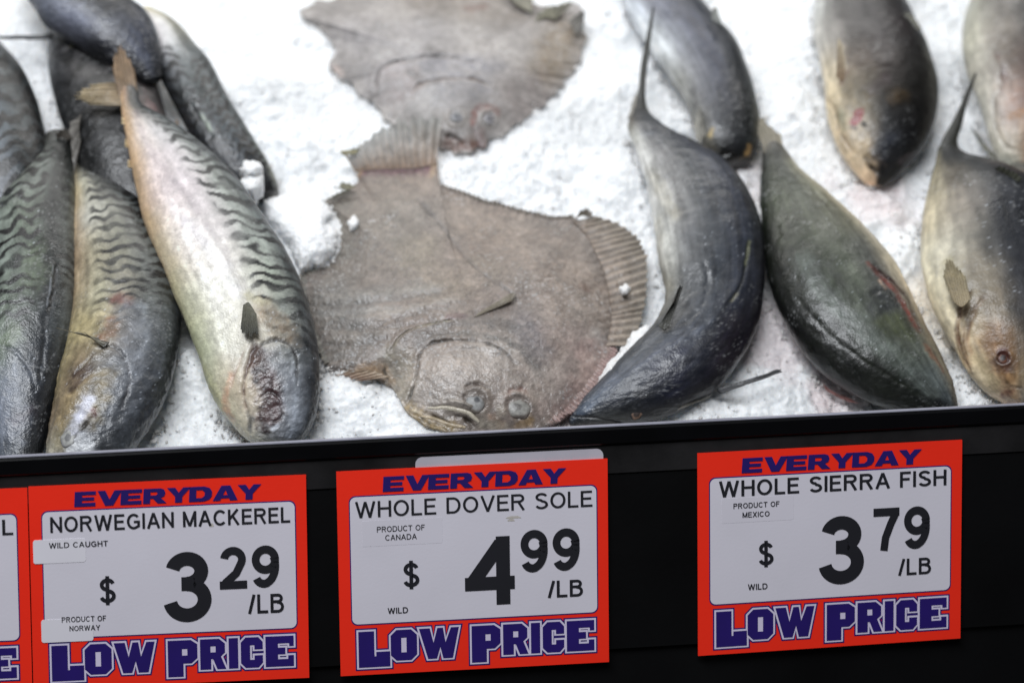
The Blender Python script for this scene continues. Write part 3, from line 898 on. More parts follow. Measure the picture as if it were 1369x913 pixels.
M_RED = plain("neon_red_card", (255, 46, 22), .42, .03, 30, .05, 400)
M_WHITE = plain("white_label", (220, 216, 226), .55, .02, 25, .04, 500)
M_STICK = plain("label_sticker", (228, 225, 233), .55, .02, 25)
M_NAVY = plain("navy_print", (34, 14, 104), .5, .08)
M_BLACK = plain("black_print", (22, 22, 30), .6, .1)
M_PALE = plain("pale_print", (216, 208, 230), .55, .03)
M_SMUDGE = plain("brown_smudge", (192, 186, 178), .6, .06, 900)
M_PATCH = plain("label_patch", (219, 215, 225), .45, .02, 25)

EV = {
 'E': ([[(0, 0), (1.4, 0), (1.4, .25), (.5, .25), (.5, .39), (1.3, .39), (1.3, .61), (.5, .61), (.5, .76), (1.4, .76), (1.4, 1), (0, 1)]], 1.5),
 'V': ([[(0, 1), (.52, 1), (.82, .42), (1.12, 1), (1.62, 1), (1.08, 0), (.54, 0)]], 1.55),
 'R': ([[(0, 0), (.47, 0), (.47, .33), (.66, .33), (.98, 0), (1.58, 0), (1.16, .37), (1.4, .47), (1.46, .7), (1.36, .92), (1.12, 1), (0, 1)], [(.47, .55), (.85, .55), (.96, .66), (.85, .77), (.47, .77)]], 1.55),
 'Y': ([[(0, 1), (.55, 1), (.8, .66), (1.07, 1), (1.6, 1), (1.05, .4), (1.05, 0), (.57, 0), (.57, .4)]], 1.5),
 'D': ([[(0, 0), (1, 0), (1.36, .12), (1.52, .35), (1.52, .65), (1.36, .88), (1, 1), (0, 1)], [(.47, .24), (.85, .24), (1.03, .38), (1.03, .62), (.85, .77), (.47, .77)]], 1.58),
 'A': ([[(0, 0), (.5, 0), (.58, .16), (1.08, .16), (1.16, 0), (1.68, 0), (1.14, 1), (.54, 1)], [(.68, .37), (.98, .37), (.83, .70)]], 1.62),
}
# block capitals of the slogan, local boxes x 0..1, y 0 (top) .. 1 (bottom)
BL = {
 'L': [[(0, 0), (.50, 0), (.50, .70), (.56, .70), (.56, .58), (1, .58), (1, 1), (0, 1)]],
 'O': [[(.22, 0), (.78, 0), (1, .18), (1, .82), (.78, 1), (.22, 1), (0, .82), (0, .18)], [(.40, .26), (.40, .74), (.60, .74), (.60, .26)]],
 'W': [[(0, 0), (.27, 0), (.36, .48), (.46, 0), (.60, 0), (.66, .48), (.80, 0), (1, 0), (.84, 1), (.60, 1), (.53, .62), (.44, 1), (.22, 1)]],
 'P': [[(0, 0), (.78, 0), (1, .12), (1, .50), (.80, .64), (.52, .64), (.52, 1), (0, 1)], [(.48, .24), (.48, .42), (.66, .42), (.66, .24)]],
 'R': [[(0, 0), (.74, 0), (.96, .16), (.96, .46), (.80, .58), (1, 1), (.66, 1), (.50, .66), (.42, .66), (.42, 1), (0, 1)], [(.40, .24), (.40, .44), (.60, .44), (.60, .24)]],
 'I': [[(0, 0), (1, 0), (1, 1), (0, 1)]],
 'C': [[(.22, 0), (.80, 0), (1, .16), (1, .40), (.62, .40), (.62, .26), (.42, .26), (.42, .74), (.62, .74), (.62, .60), (1, .60), (1, .84), (.80, 1), (.22, 1), (0, .84), (0, .16)]],
 'E': [[(0, 0), (1, 0), (1, .34), (.84, .34), (.84, .24), (.44, .24), (.44, .38), (.70, .38), (.70, .60), (.44, .60), (.44, .76), (.80, .76), (.80, .64), (1, .64), (1, 1), (0, 1)]],
}
SLOGAN = [('L', .068, .785, .184, .962), ('O', .187, .785, .284, .936), ('W', .292, .785, .440, .936),
          ('P', .487, .785, .594, .966), ('R', .604, .785, .698, .936), ('I', .708, .785, .742, .936), ('C', .752, .785, .832, .936), ('E', .842, .785, .945, .936)]

def build_tag(corners, label, rows, label_box=(.047, .128, .957, .748), off=0.0020, seed=0):
    T = Tag(corners, label, off)
    W_, H_ = T.w, T.h
    T.box("card", 0, 0, 1, 1, 0, .0007, M_RED, .0002)
    u0, v0, u1, v1 = label_box
    T.box("label_border", u0 - .004, v0 - .006, u1 + .004, v1 + .006, .0003, .00085, M_NAVY, .0042)
    T.box("white_panel", u0, v0, u1, v1, .0004, .00100, M_WHITE, .0038)
    # heading
    word = "EVERYDAY"
    adv = [EV[c][1] for c in word]; tot = sum(adv) - .05
    ux0, ux1, vy0, vy1 = .168, .838, .035, .108
    if rows.get('head'): ux0, ux1, vy0, vy1 = rows['head']
    x = 0; letters = []
    for ch, a in zip(word, adv):
        lps = []
        for lp in EV[ch][0]:
            lps.append([((ux0 + (ux1 - ux0) * (x + p[0] + .07 * p[1]) / (tot + .07)) * W_, (vy1 + (vy0 - vy1) * p[1]) * H_) for p in lp])
        letters.append(lps); x += a
    T.shapes("heading_text", letters, M_NAVY, .00110)
    # slogan: three layers of flat print
    L = []
    for ch, a, b, c, d in SLOGAN:
        L.append([[((a + (c - a) * p[0]) * W_, (b + (d - b) * p[1]) * H_) for p in lp] for lp in BL[ch]])
    T.shapes("slogan_shadow", L, M_NAVY, .00090, .0021, False)
    T.shapes("slogan_outline", L, M_PALE, .00105, .0012, False)
    T.shapes("slogan_text", L, M_NAVY, .00122)
    for k_, (a, b, c, d) in enumerate(rows.get('patch', [])):
        T.box("sticker", a, b, c, d, .0007, .00108, M_PATCH, .001)
    for a, b, rx, ry in rows.get('smudge', []):
        pts = [(a + rx * math.cos(t_) * (1 + .3 * math.sin(3 * t_ + a * 9)), b + ry * math.sin(t_) * (1 + .3 * math.cos(2 * t_))) for t_ in [k * math.pi / 12 for k in range(24)]]
        T.poly("smudge", pts, [list(range(24))], M_SMUDGE, .00112)
    for nm, s, a, b, c, d, bold in rows['text']:
        T.text(nm, s, a, b, c, d, M_BLACK, bold=bold)
    for a, b, c, d in rows.get('stickers', []):
        T.box("sticker", a, b, c, d, .0007, .00120, M_STICK, .0016)
    return T

tags = []
tags.append(build_tag([(38, 650), (409, 634), (413.5, 905), (45, 921)], "red price tag for mackerel at 3 29 with two white stickers on its left edge",
 dict(head=(.162, .83, .035, .108), text=[("product_name", "NORWEGIAN MACKEREL", .075, .152, .94, .228, .15), ("origin_text", "WILD CAUGHT", .069, .278, .28, .305, .15),
  ("currency_sign", "$", .245, .452, .304, .594, .13), ("price_dollars", "3", .482, .350, .652, .695, .195), ("price_cents", "29", .68, .335, .897, .542, .19),
  ("unit_text", "/LB", .784, .574, .912, .668, .15), ("origin_text", "PRODUCT OF", .108, .645, .267, .672, .15), ("origin_text", "NORWAY", .135, .690, .245, .716, .15)],
  smudge=[(.635, .205, .014, .006), (.655, .225, .007, .012)], stickers=[(.012, .262, .20, .378), (.034, .655, .22, .768)])))
tags.append(build_tag([(449.5, 630), (812, 612.5), (814, 884), (455.5, 903)], "red price tag for sole at 4 99 with a pale card behind its top edge",
 dict(text=[("product_name", "WHOLE DOVER SOLE", .066, .150, .942, .228, .13), ("origin_text", "PRODUCT OF", .144, .275, .32, .302, .13), ("origin_text", "CANADA", .174, .317, .29, .344, .13),
  ("currency_sign", "$", .237, .448, .297, .587, .13), ("price_dollars", "4", .465, .351, .65, .685, .195), ("price_cents", "99", .673, .328, .893, .535, .19),
  ("unit_text", "/LB", .775, .582, .904, .665, .15), ("origin_text", "WILD", .178, .674, .253, .703, .15)], patch=[(.09, .245, .385, .37)], smudge=[(.65, .262, .025, .008), (.64, .275, .012, .008)])))
tags.append(build_tag([(932, 605.5), (1286, 587.5), (1283.5, 852.5), (933, 876)], "red price tag for sierra fish at 3 79 on the right",
 dict(head=(.165, .838, .035, .108), label_box=(.047, .122, .957, .742), text=[("product_name", "WHOLE SIERRA FISH", .08, .142, .94, .220, .15), ("origin_text", "PRODUCT OF", .134, .254, .307, .280, .15), ("origin_text", "MEXICO", .168, .300, .27, .326, .15),
  ("currency_sign", "$", .228, .446, .285, .577, .13), ("price_dollars", "3", .462, .345, .63, .685, .195), ("price_cents", "79", .663, .318, .878, .53, .19),
  ("unit_text", "/LB", .761, .577, .884, .660, .15), ("origin_text", "WILD", .188, .657, .262, .686, .15)], patch=[(.09, .228, .36, .35)])))
tags.append(build_tag([(-331, 667), (36.5, 651.5), (43.5, 921), (-322, 937)], "red price tag cut off at the left side of the mackerel tag",
 dict(text=[("product_name", "L", .905, .150, .945, .226, .15)]), off=0.0012))
# pale card tucked behind the sole tag, dark red corner card behind the sierra tag
def back_card(u0, v0, u1, v1, T, name, label, mat, cat):
    P = []; 
    T2 = Tag.__new__(Tag); T2.q = T.q; T2.w = T.w; T2.h = T.h
    T2.root = thing(name, label, cat, T.at((u0 + u1) / 2, v1, -.0006))
    T2.box("card", u0, v0, u1, v1, -.0007, -.0002, mat, .0045)
    return T2
back_card(.29, -.048, .985, .5, tags[1], "blank_card", "blank pale card with rounded corners tucked behind the sole price tag", plain("grey_card", (186, 182, 192), .5, .05), "card")

#FISH
# ------------------------------------------------------------------ fish
MACK = "mackerel heaped on the ice"
SIER = "sierra fish laid on the ice"

def root_at(px, py, name, label, cat, group=None):
    return thing(name, label, cat, bed(px, py, 0.0), group)

HZ[0] = 0.004
# ---- mackerel in front, belly up, with the torn gill cover
r = root_at(310, 420, "mackerel", "mackerel with pale belly, raised forked tail and torn dark red gill cover", "fish", MACK)
b = Body([(160, 122, 184, 118, .058), (163, 150, 190, 140, .058), (168, 180, 226, 160, .056), (177, 225, 272, 195, .053), (186, 280, 318, 240, .050),
          (205, 335, 358, 298, .046), (229, 390, 389, 350, .042), (252, 440, 411, 405, .038), (269, 490, 425, 458, .034), (288, 535, 428, 508, .031),
          (312, 565, 424, 548, .028), (330, 584, 412, 578, .026), (345, 592, 398, 592, .025)], ratio=.62, nt=330, nv=210)
b.grid([[(150, 120, 70), (140, 110, 75), (80, 72, 60), (60, 60, 58), (50, 52, 52)],
        [(185, 150, 95), (170, 145, 110), (100, 95, 82), (78, 82, 80), (62, 66, 66)],
        [(205, 165, 95), (215, 198, 182), (165, 158, 152), (118, 120, 114), (74, 80, 78)],
        [(205, 168, 105), (228, 208, 198), (200, 186, 180), (132, 134, 122), (76, 82, 80)],
        [(200, 178, 120), (236, 222, 204), (222, 210, 198), (142, 146, 132), (70, 78, 78)],
        [(196, 190, 136), (236, 228, 206), (222, 214, 190), (134, 138, 118), (62, 68, 72)],
        [(188, 188, 136), (232, 224, 198), (186, 174, 146), (126, 126, 116), (56, 60, 66)],
        [(192, 182, 140), (206, 186, 150), (150, 138, 126), (128, 130, 132), (54, 57, 64)],
        [(196, 184, 150), (188, 174, 146), (130, 124, 118), (128, 131, 136), (56, 60, 66)],
        [(180, 174, 150), (160, 156, 140), (132, 130, 126), (112, 116, 122), (60, 64, 70)]], ts=[0, .1, .22, .34, .46, .56, .66, .78, .9, 1])
b.stripes(26, .54, 1.1, .10, .70, (30, 33, 36), .95, slope=-.22, seed=5, wob=.35, duty=.05)
b.splat([(180, 150), (205, 205), (240, 250), (285, 312), (318, 372), (330, 400)], 5, (100, 88, 92), .45, warp=5)
b.splat([(232, 280), (290, 345), (318, 395)], 9, (205, 200, 205), .35, seed=4)
b.splat([(172, 160), (180, 230), (190, 290), (206, 330), (226, 380)], 7, (176, 146, 96), .5, warp=4, seed=3)
b.splat([(350, 412), (368, 430), (388, 448)], 17, (150, 126, 88), .6, seed=7)
b.splat([(330, 395), (352, 404)], 9, (150, 140, 84), .6, seed=8)
b.splat([(262, 470), (285, 520), (300, 545)], 10, (186, 182, 120), .5, seed=9)
b.splat([(310, 500), (302, 540), (312, 560)], 6, (198, 142, 96), .6, seed=10)
# gill cover: grey plate, torn red patch, rim folds
b.splat([(360, 480), (375, 505), (378, 545), (368, 575)], 26, (128, 130, 134), .7, seed=11)
b.groove([(338, 470), (352, 460), (372, 455), (392, 466), (398, 490), (396, 520)], 2.2, 2.6, (70, 66, 62), .7, lift=1.4)
b.groove([(343, 455), (338, 470), (330, 492), (326, 520), (330, 550)], 2.4, 3.2, (96, 66, 48), .8, lift=1.6)
b.groove([(326, 468), (314, 500), (308, 525)], 1.6, 1.8, (150, 120, 96), .6)
b.groove([(330, 545), (334, 565), (332, 578)], 2.5, 2, (96, 92, 86), .6)
b.splat([(345, 480), (349, 500), (356, 516), (360, 540), (356, 558)], 17, (72, 40, 36), .9, soft=.7, warp=13, seed=12, wfreq=240)
b.splat([(358, 505), (365, 530), (362, 556)], 11, (96, 62, 60), .7, warp=6, seed=13, wfreq=260)
b.splat([(344, 470), (338, 488)], 8, (96, 64, 42), .8, seed=14)
b.d += -2.0 * PX * np.exp(-(b.dist([(350, 500), (360, 545)]) / 15) ** 2) + .0006 * fbm(b.P, 300, 3, 77) * np.exp(-(b.dist([(350, 490), (360, 550)]) / 20) ** 2)
b.groove([(350, 530), (360, 524), (372, 530), (378, 545), (374, 560), (362, 564)], 1.8, 2.0, (64, 40, 36), .5, lift=1.0)
b.d += .0006 * fbm(b.P, 260, 3, 70) * sstep(.62, .72, b.t)
b.splat([(366, 573), (372, 568)], 3, (236, 238, 240), .9)
b.splat([(338, 560), (334, 574)], 5, (92, 92, 90), .8)
b.mottle(90, .22, 15); b.mottle(330, .2, 16, 2)
b.scatter_white(60, [(395, 480), (408, 500), (412, 540), (398, 520), (340, 455), (375, 440), (380, 490)], 12, k=.5, rmin=.5, rmax=1.3, seed=3)
b.flesh(211, mack=True)
b.build("body", M_SKIN, r)
fin(r, "tail_fin", [(158, 130), (170, 124), (184, 122)], [(148, 78), (158, 54), (178, 84)], .060, [.070, .075, .066], (120, 96, 66), (150, 120, 84), rays=7, seed=4, jag=.2)
fin(r, "tail_fin", [(160, 110), (162, 127), (170, 142)], [(118, 114), (86, 129), (112, 139)], .060, [.066, .068, .062], (126, 104, 70), (168, 150, 112), rays=6, seed=5, jag=.25)
i0 = b.P[b.near((338, 405))]
fin(r, "pectoral_fin", [(325, 407), (333, 405), (343, 420)], [(321, 445), (332, 454), (346, 450)], .066, .065, (92, 90, 70), (58, 58, 50), rays=9, seed=6, jag=.16, dark=.25, amp=.0003)
fin(r, "dorsal_fin", [(262, 205), (276, 209), (290, 222)], [(284, 205), (296, 216), (304, 232)], .052, .060, (170, 150, 100), (214, 196, 148), rays=7, seed=7, jag=.3)
fin(r, "finlet", [(222, 172), (228, 176)], [(236, 170), (240, 178)], .060, .064, (150, 110, 80), (190, 170, 150), rays=2, seed=8)
fin(r, "finlet", [(236, 184), (241, 188)], [(247, 181), (252, 190)], .058, .062, (150, 110, 60), (196, 170, 140), rays=2, seed=9)
fin(r, "finlet", [(169, 160), (170, 168)], [(162, 156), (162, 166)], .060, .060, (170, 130, 70), (205, 180, 130), rays=2, seed=10)
fin(r, "finlet", [(172, 190), (174, 198)], [(166, 186), (166, 196)], .058, .058, (170, 130, 70), (205, 180, 130), rays=2, seed=11)
fin(r, "finlet", [(176, 216), (178, 224)], [(170, 213), (170, 223)], .056, .056, (170, 130, 70), (205, 180, 130), rays=2, seed=12)

HZ[0] = 0.006
# ---- mackerel lying left of it, head down
r = root_at(165, 430, "mackerel", "mackerel with yellow flank and brown stained head between two others", "fish", MACK)
b = Body([(98, 222, 116, 218, .030), (99, 250, 150, 240, .032), (98, 290, 190, 272, .033), (98, 335, 218, 315, .034), (99, 380, 238, 365, .034), (96, 420, 243, 412, .033),
          (88, 460, 240, 458, .032), (77, 505, 232, 502, .031), (68, 545, 216, 545, .030), (62, 580, 192, 582, .028), (60, 612, 168, 615, .026), (66, 640, 140, 642, .024)], ratio=.66, nt=310, nv=200)
b.grid([[(80, 72, 52), (84, 78, 58), (60, 60, 54), (50, 52, 52), (44, 46, 48)],
        [(168, 148, 96), (150, 144, 118), (84, 84, 74), (62, 66, 66), (50, 54, 56)],
        [(170, 140, 88), (176, 170, 150), (112, 110, 92), (84, 88, 84), (56, 60, 62)],
        [(150, 124, 82), (150, 140, 108), (120, 116, 92), (96, 98, 90), (60, 64, 66)],
        [(142, 122, 78), (154, 146, 112), (128, 120, 96), (98, 100, 92), (62, 66, 70)],
        [(150, 134, 74), (164, 148, 92), (118, 104, 84), (104, 106, 106), (66, 70, 74)],
        [(134, 118, 70), (128, 108, 74), (112, 112, 112), (100, 102, 106), (62, 66, 72)],
        [(120, 100, 66), (124, 108, 74), (120, 122, 126), (92, 94, 98), (60, 64, 70)],
        [(140, 132, 110), (132, 120, 84), (112, 114, 118), (70, 72, 74), (78, 82, 86)],
        [(160, 156, 136), (150, 144, 130), (96, 96, 98), (60, 64, 66), (80, 84, 88)]])
b.stripes(24, .22, .74, .08, .56, (26, 29, 30), .95, slope=-.1, seed=21, wob=.3)
b.stripes(26, .72, 1.1, .10, .52, (26, 29, 30), .9, slope=.25, seed=22, wob=.3)
b.splat([(150, 402), (158, 398), (172, 402)], 9, (122, 66, 40), .8, seed=23)
b.splat([(148, 428), (150, 440), (138, 450)], 9, (132, 90, 40), .8, seed=24)
b.splat([(140, 500), (132, 530), (122, 555)], 17, (122, 104, 52), .85, seed=25)
b.splat([(110, 510), (96, 530), (80, 560)], 13, (150, 128, 74), .7, seed=26)
b.splat([(120, 535), (105, 560), (98, 578)], 9, (196, 194, 204), .8, seed=27, warp=6)
b.splat([(108, 590), (94, 600), (116, 600)], 9, (206, 204, 200), .8, seed=28, warp=5)
b.splat([(100, 500), (120, 492), (96, 520)], 7, (78, 56, 46), .75, seed=29)
b.splat([(120, 568), (108, 572), (125, 555)], 5, (70, 58, 36), .8, seed=30)
b.splat([(124, 548), (126, 556)], 4, (120, 56, 48), .7, seed=31)
b.splat([(184, 404), (190, 410)], 8, (130, 134, 134), .7, seed=32)
b.splat([(175, 420), (180, 450), (170, 480)], 20, (118, 120, 124), .6, seed=33)
b.groove([(128, 468), (148, 462), (160, 470), (170, 488), (172, 515), (160, 550)], 2.2, 2.5, (64, 60, 60), .65, lift=1.3)
b.groove([(132, 468), (112, 485), (96, 505), (84, 522)], 2, 2.2, (84, 66, 50), .7, lift=1.2)
b.groove([(120, 474), (104, 498)], 1.0, 0.5, (196, 188, 160), .8)
b.groove([(120, 560), (104, 580), (90, 590)], 2, 3, (60, 50, 40), .7, lift=2)
b.d += .0008 * fbm(b.P, 230, 3, 71) * sstep(.5, .62, b.t)
b.mottle(90, .25, 34); b.mottle(330, .22, 35, 2)
b.scatter_white(60, [(190, 500), (180, 540), (165, 400), (200, 420), (195, 470)], 14, k=.4, rmin=.5, rmax=1.2, seed=4)
b.flesh(222, mack=True)
b.build("body", M_SKIN, r)
fin(r, "pectoral_fin", [(146, 458), (138, 464), (132, 452)], [(70, 436), (92, 428), (98, 444)], [.058, .058, .058], [.068, .070, .066], (66, 64, 58), (176, 168, 140), rays=4, seed=13, jag=.5)
eye(r, b, (92, 585), 12, .4, (166, 166, 158), (60, 60, 60), (120, 110, 90), milky=.3)

HZ[0] = 0.014
# ---- mackerel at the left edge, striped back
r = root_at(40, 420, "mackerel", "striped green backed mackerel cut off by the left edge in front", "fish", MACK)
b = Body([(62, 182, 90, 178, .040), (50, 205, 97, 202, .040), (18, 240, 101, 232, .041), (-8, 285, 104, 280, .042), (-22, 335, 105, 330, .042), (-30, 385, 104, 380, .041),
          (-34, 430, 100, 430, .040), (-34, 480, 90, 480, .037), (-30, 525, 79, 528, .034), (-24, 565, 68, 570, .031), (-14, 605, 56, 610, .028), (0, 638, 44, 640, .026)], ratio=.66, nt=310, nv=200)
b.grid([[(70, 68, 60), (62, 62, 54), (56, 58, 52), (50, 50, 46), (50, 50, 46)],
        [(84, 84, 70), (80, 82, 72), (74, 78, 70), (54, 56, 52), (62, 62, 54)],
        [(96, 98, 86), (108, 112, 98), (98, 104, 92), (60, 64, 58), (84, 86, 74)],
        [(112, 116, 100), (120, 126, 110), (92, 102, 80), (62, 66, 62), (96, 100, 90)],
        [(120, 124, 112), (118, 124, 110), (88, 96, 78), (60, 64, 62), (104, 106, 98)],
        [(118, 122, 110), (112, 120, 100), (86, 94, 76), (64, 68, 70), (92, 96, 92)],
        [(104, 110, 104), (102, 110, 90), (88, 92, 92), (62, 66, 72), (60, 64, 68)],
        [(104, 108, 112), (106, 108, 114), (100, 104, 110), (60, 64, 72), (50, 54, 60)],
        [(100, 104, 112), (104, 108, 116), (84, 88, 94), (50, 54, 60), (40, 44, 48)],
        [(90, 94, 100), (92, 96, 102), (70, 74, 78), (40, 44, 48), (36, 40, 44)]])
b.stripes(21, -.2, .66, .08, .62, (16, 18, 20), .97, slope=.32, seed=41, wob=.35)
b.stripes(28, .74, 1.2, .10, .52, (30, 34, 36), .6, slope=-.4, seed=42, wob=.4)
b.splat([(20, 445), (10, 455)], 14, (110, 124, 76), .5, seed=43)
b.splat([(60, 360), (40, 380), (50, 330)], 14, (100, 112, 70), .4, seed=44)
b.groove([(76, 352), (72, 385), (66, 418)], 2.2, 2.8, (24, 26, 28), .9, lift=1)
b.groove([(71, 354), (67, 386), (62, 412)], 1.0, 0.4, (150, 152, 156), .5)
b.groove([(60, 420), (58, 470), (52, 515)], 2.4, 1.8, (66, 70, 76), .5, lift=1.5)
b.groove([(0, 462), (20, 470), (38, 490), (48, 520)], 2.4, 1.8, (80, 84, 92), .5, lift=1.2)
b.splat([(18, 500), (10, 540), (24, 570)], 22, (128, 132, 142), .5, seed=45)
b.splat([(20, 560), (40, 550)], 10, (110, 84, 84), .3, seed=46)
b.mottle(80, .22, 47); b.mottle(330, .22, 48, 2)
b.scatter_white(50, [(40, 560), (20, 520), (60, 500), (70, 300)], 18, k=.4, rmin=.5, rmax=1.2, seed=5)
b.flesh(233, mack=True)
b.build("body", M_SKIN, r)
fin(r, "tail_fin", [(64, 190), (72, 186), (80, 184)], [(38, 200), (30, 218), (44, 226)], .046, .050, (96, 84, 50), (120, 110, 66), rays=5, seed=14, jag=.3)
fin(r, "tail_fin", [(76, 186), (84, 184), (90, 188)], [(74, 176), (88, 172), (98, 184)], .048, .054, (90, 84, 76), (96, 90, 82), rays=5, seed=15, jag=.2)

HZ[0] = 0.012
# ---- dark mackerel at the far left edge
r = root_at(10, 200, "mackerel", "dark mackerel half outside the left edge, behind the striped one", "fish", MACK)
b = Body([(-80, 30, -40, 20, .040), (-80, 70, -6, 52, .042), (-76, 115, 26, 86, .043), (-70, 160, 48, 132, .042), (-62, 200, 60, 180, .040), (-54, 240, 66, 220, .038),
          (-40, 280, 62, 262, .034), (-24, 315, 46, 305, .030), (-10, 340, 26, 336, .028)], ratio=.64, nt=220, nv=150)
b.grid([[(60, 64, 68), (60, 66, 70), (58, 62, 66), (48, 52, 56), (40, 42, 46)],
        [(70, 74, 78), (66, 72, 76), (64, 70, 72), (54, 60, 60), (46, 50, 50)],
        [(76, 80, 84), (72, 76, 80), (84, 90, 94), (58, 64, 64), (50, 54, 54)],
        [(80, 82, 90), (70, 74, 84), (76, 80, 86), (50, 56, 56), (44, 46, 48)],
        [(70, 72, 80), (60, 62, 74), (60, 62, 70), (44, 46, 50), (38, 40, 42)]])
b.stripes(11, .3, 1.1, .12, .9, (12, 13, 15), 1, slope=.35, seed=51, duty=-.2, wob=.1); b.c = np.where(b.c > .03, b.c * 1.4, b.c * .7)
b.mottle(80, .25, 52); b.mottle(300, .2, 53, 2)
b.flesh(244, mack=True)
b.build("body", M_SKIN, r)
fin(r, "tail_fin", [(-44, 36), (-30, 30), (-20, 40)], [(-70, -10), (-50, -22), (-30, -8)], .046, .050, (60, 60, 58), (56, 54, 50), rays=6, seed=16)

HZ[0] = 0.004
# ---- mackerel under the heap, with its thin tail to the left
r = root_at(140, 190, "mackerel", "very dark mackerel at the bottom of the heap with thin tail ray pointing left", "fish", MACK)
b = Body([(64, 38, 130, 22, .024), (62, 62, 165, 40, .028), (66, 100, 196, 80, .030), (76, 145, 214, 125, .030), (92, 190, 226, 170, .029), (108, 232, 232, 215, .027),
          (122, 268, 234, 256, .024), (140, 300, 226, 292, .020), (158, 322, 206, 318, .018)], ratio=.56, nt=220, nv=150)
b.grid([[(78, 76, 72), (70, 68, 68), (66, 66, 64), (60, 58, 58), (50, 48, 48)],
        [(74, 74, 76), (84, 80, 78), (76, 74, 72), (56, 56, 56), (50, 48, 48)],
        [(60, 62, 64), (70, 68, 66), (68, 62, 58), (100, 86, 82), (70, 64, 62)],
        [(66, 64, 60), (50, 52, 54), (46, 46, 48), (90, 76, 74), (74, 66, 64)],
        [(60, 58, 50), (44, 44, 46), (36, 36, 36), (40, 36, 34), (40, 38, 36)],
        [(50, 50, 44), (36, 36, 38), (30, 30, 28), (30, 28, 26), (30, 28, 28)]])
b.stripes(11, .1, .9, .1, .9, (14, 15, 18), .9, slope=.3, seed=61, duty=-.1, wob=.1)
b.splat([(196, 140), (212, 160), (222, 172)], 12, (124, 92, 84), .7, seed=62)
b.splat([(100, 55), (96, 60)], 5, (146, 138, 90), .6, seed=63)
b.mottle(70, .3, 64); b.mottle(300, .25, 65, 2)
b.flesh(255, mack=True)
b.build("body", M_SKIN, r)
fin(r, "tail_fin", [(70, 52), (70, 48), (72, 44)], [(38, 54), (-6, 50), (40, 49)], .036, .036, (50, 50, 54), (66, 68, 74), rays=2, seed=17, jag=.05)
fin(r, "pectoral_fin", [(110, 150), (106, 170), (108, 190)], [(96, 148), (92, 176), (98, 235)], .046, .040, (90, 86, 80), (124, 120, 114), rays=6, seed=18)

HZ[0] = 0.014
# ---- mackerel behind on the right of the heap
r = root_at(280, 160, "mackerel", "grey striped mackerel sloping down right, its end dusted with lumps of ice", "fish", MACK)
b = Body([(178, 18, 206, 12, .044), (192, 42, 236, 30, .045), (205, 85, 262, 60, .046), (222, 120, 284, 88, .046), (240, 155, 303, 125, .044), (258, 190, 324, 160, .041),
          (278, 222, 345, 192, .037), (300, 246, 360, 218, .032), (322, 262, 370, 242, .027), (340, 268, 374, 258, .024)], ratio=.62, nt=250, nv=170)
b.grid([[(170, 150, 110), (190, 180, 165), (150, 140, 110), (150, 140, 100), (120, 112, 80)],
        [(60, 62, 66), (180, 172, 166), (190, 184, 176), (110, 106, 90), (110, 104, 80)],
        [(50, 52, 56), (100, 100, 100), (92, 96, 94), (78, 82, 80), (74, 76, 72)],
        [(48, 50, 54), (58, 64, 62), (66, 74, 72), (70, 76, 76), (72, 76, 74)],
        [(44, 46, 54), (54, 60, 62), (72, 78, 80), (70, 76, 78), (78, 84, 80)],
        [(42, 44, 54), (54, 58, 64), (70, 76, 80), (64, 70, 74), (110, 114, 100)],
        [(40, 40, 50), (46, 48, 54), (56, 60, 66), (46, 48, 54), (120, 118, 100)],
        [(34, 34, 38), (32, 32, 36), (30, 30, 34), (40, 40, 40), (110, 106, 98)]])
b.stripes(16, -.1, .46, .22, .85, (12, 13, 17), 1, slope=-.4, seed=71, duty=-.15, wob=.15)
b.stripes(17, .46, .95, .30, .88, (18, 20, 23), .95, slope=.35, seed=72, duty=-.1, wob=.15); b.c *= 1.2
b.groove([(268, 150), (276, 164), (284, 178)], 2.6, .4, (158, 164, 140), .75)
b.groove([(250, 130), (262, 150), (285, 188)], 3, 1.6, (40, 44, 46), .5)
b.mottle(80, .22, 73); b.mottle(300, .2, 74, 2)
b.flesh(266, mack=True)
b.build("body", M_SKIN, r)
fin(r, "pectoral_fin", [(248, 178), (240, 170), (236, 158)], [(250, 190), (243, 188), (236, 176)], .064, .062, (140, 100, 50), (170, 124, 60), rays=4, seed=19)

HZ[0] = 0.006
# ---- mackerel at the very top
r = root_at(130, 50, "mackerel", "blue black mackerel lying highest on the heap, its head on the others", "fish", MACK)
b = Body([(0, -60, 90, -110, .060), (22, -20, 130, -66, .062), (42, 8, 158, -30, .063), (56, 32, 178, 0, .062), (86, 52, 200, 18, .060), (120, 74, 210, 38, .058),
          (152, 92, 216, 62, .054), (178, 106, 218, 84, .050), (194, 114, 216, 104, .047)], ratio=.58, nt=240, nv=160)
b.grid([[(110, 112, 120), (96, 98, 108), (44, 46, 52), (40, 42, 48), (50, 54, 60)],
        [(110, 112, 120), (110, 112, 122), (56, 58, 66), (40, 42, 48), (52, 56, 62)],
        [(96, 98, 106), (120, 122, 132), (60, 62, 72), (38, 40, 48), (56, 60, 66)],
        [(84, 84, 92), (104, 106, 118), (50, 54, 64), (52, 56, 66), (64, 68, 76)],
        [(44, 44, 50), (60, 62, 74), (84, 88, 102), (72, 76, 90), (70, 74, 84)],
        [(36, 36, 42), (50, 52, 62), (80, 84, 98), (66, 70, 80), (60, 62, 70)],
        [(30, 30, 34), (42, 42, 48), (66, 70, 80), (50, 52, 60), (42, 42, 48)]])
b.stripes(16, .3, .9, .0, .5, (28, 30, 38), .6, slope=.3, seed=81)
b.groove([(186, 30), (196, 50), (202, 72)], 2.4, 2, (56, 58, 66), .5, lift=1)
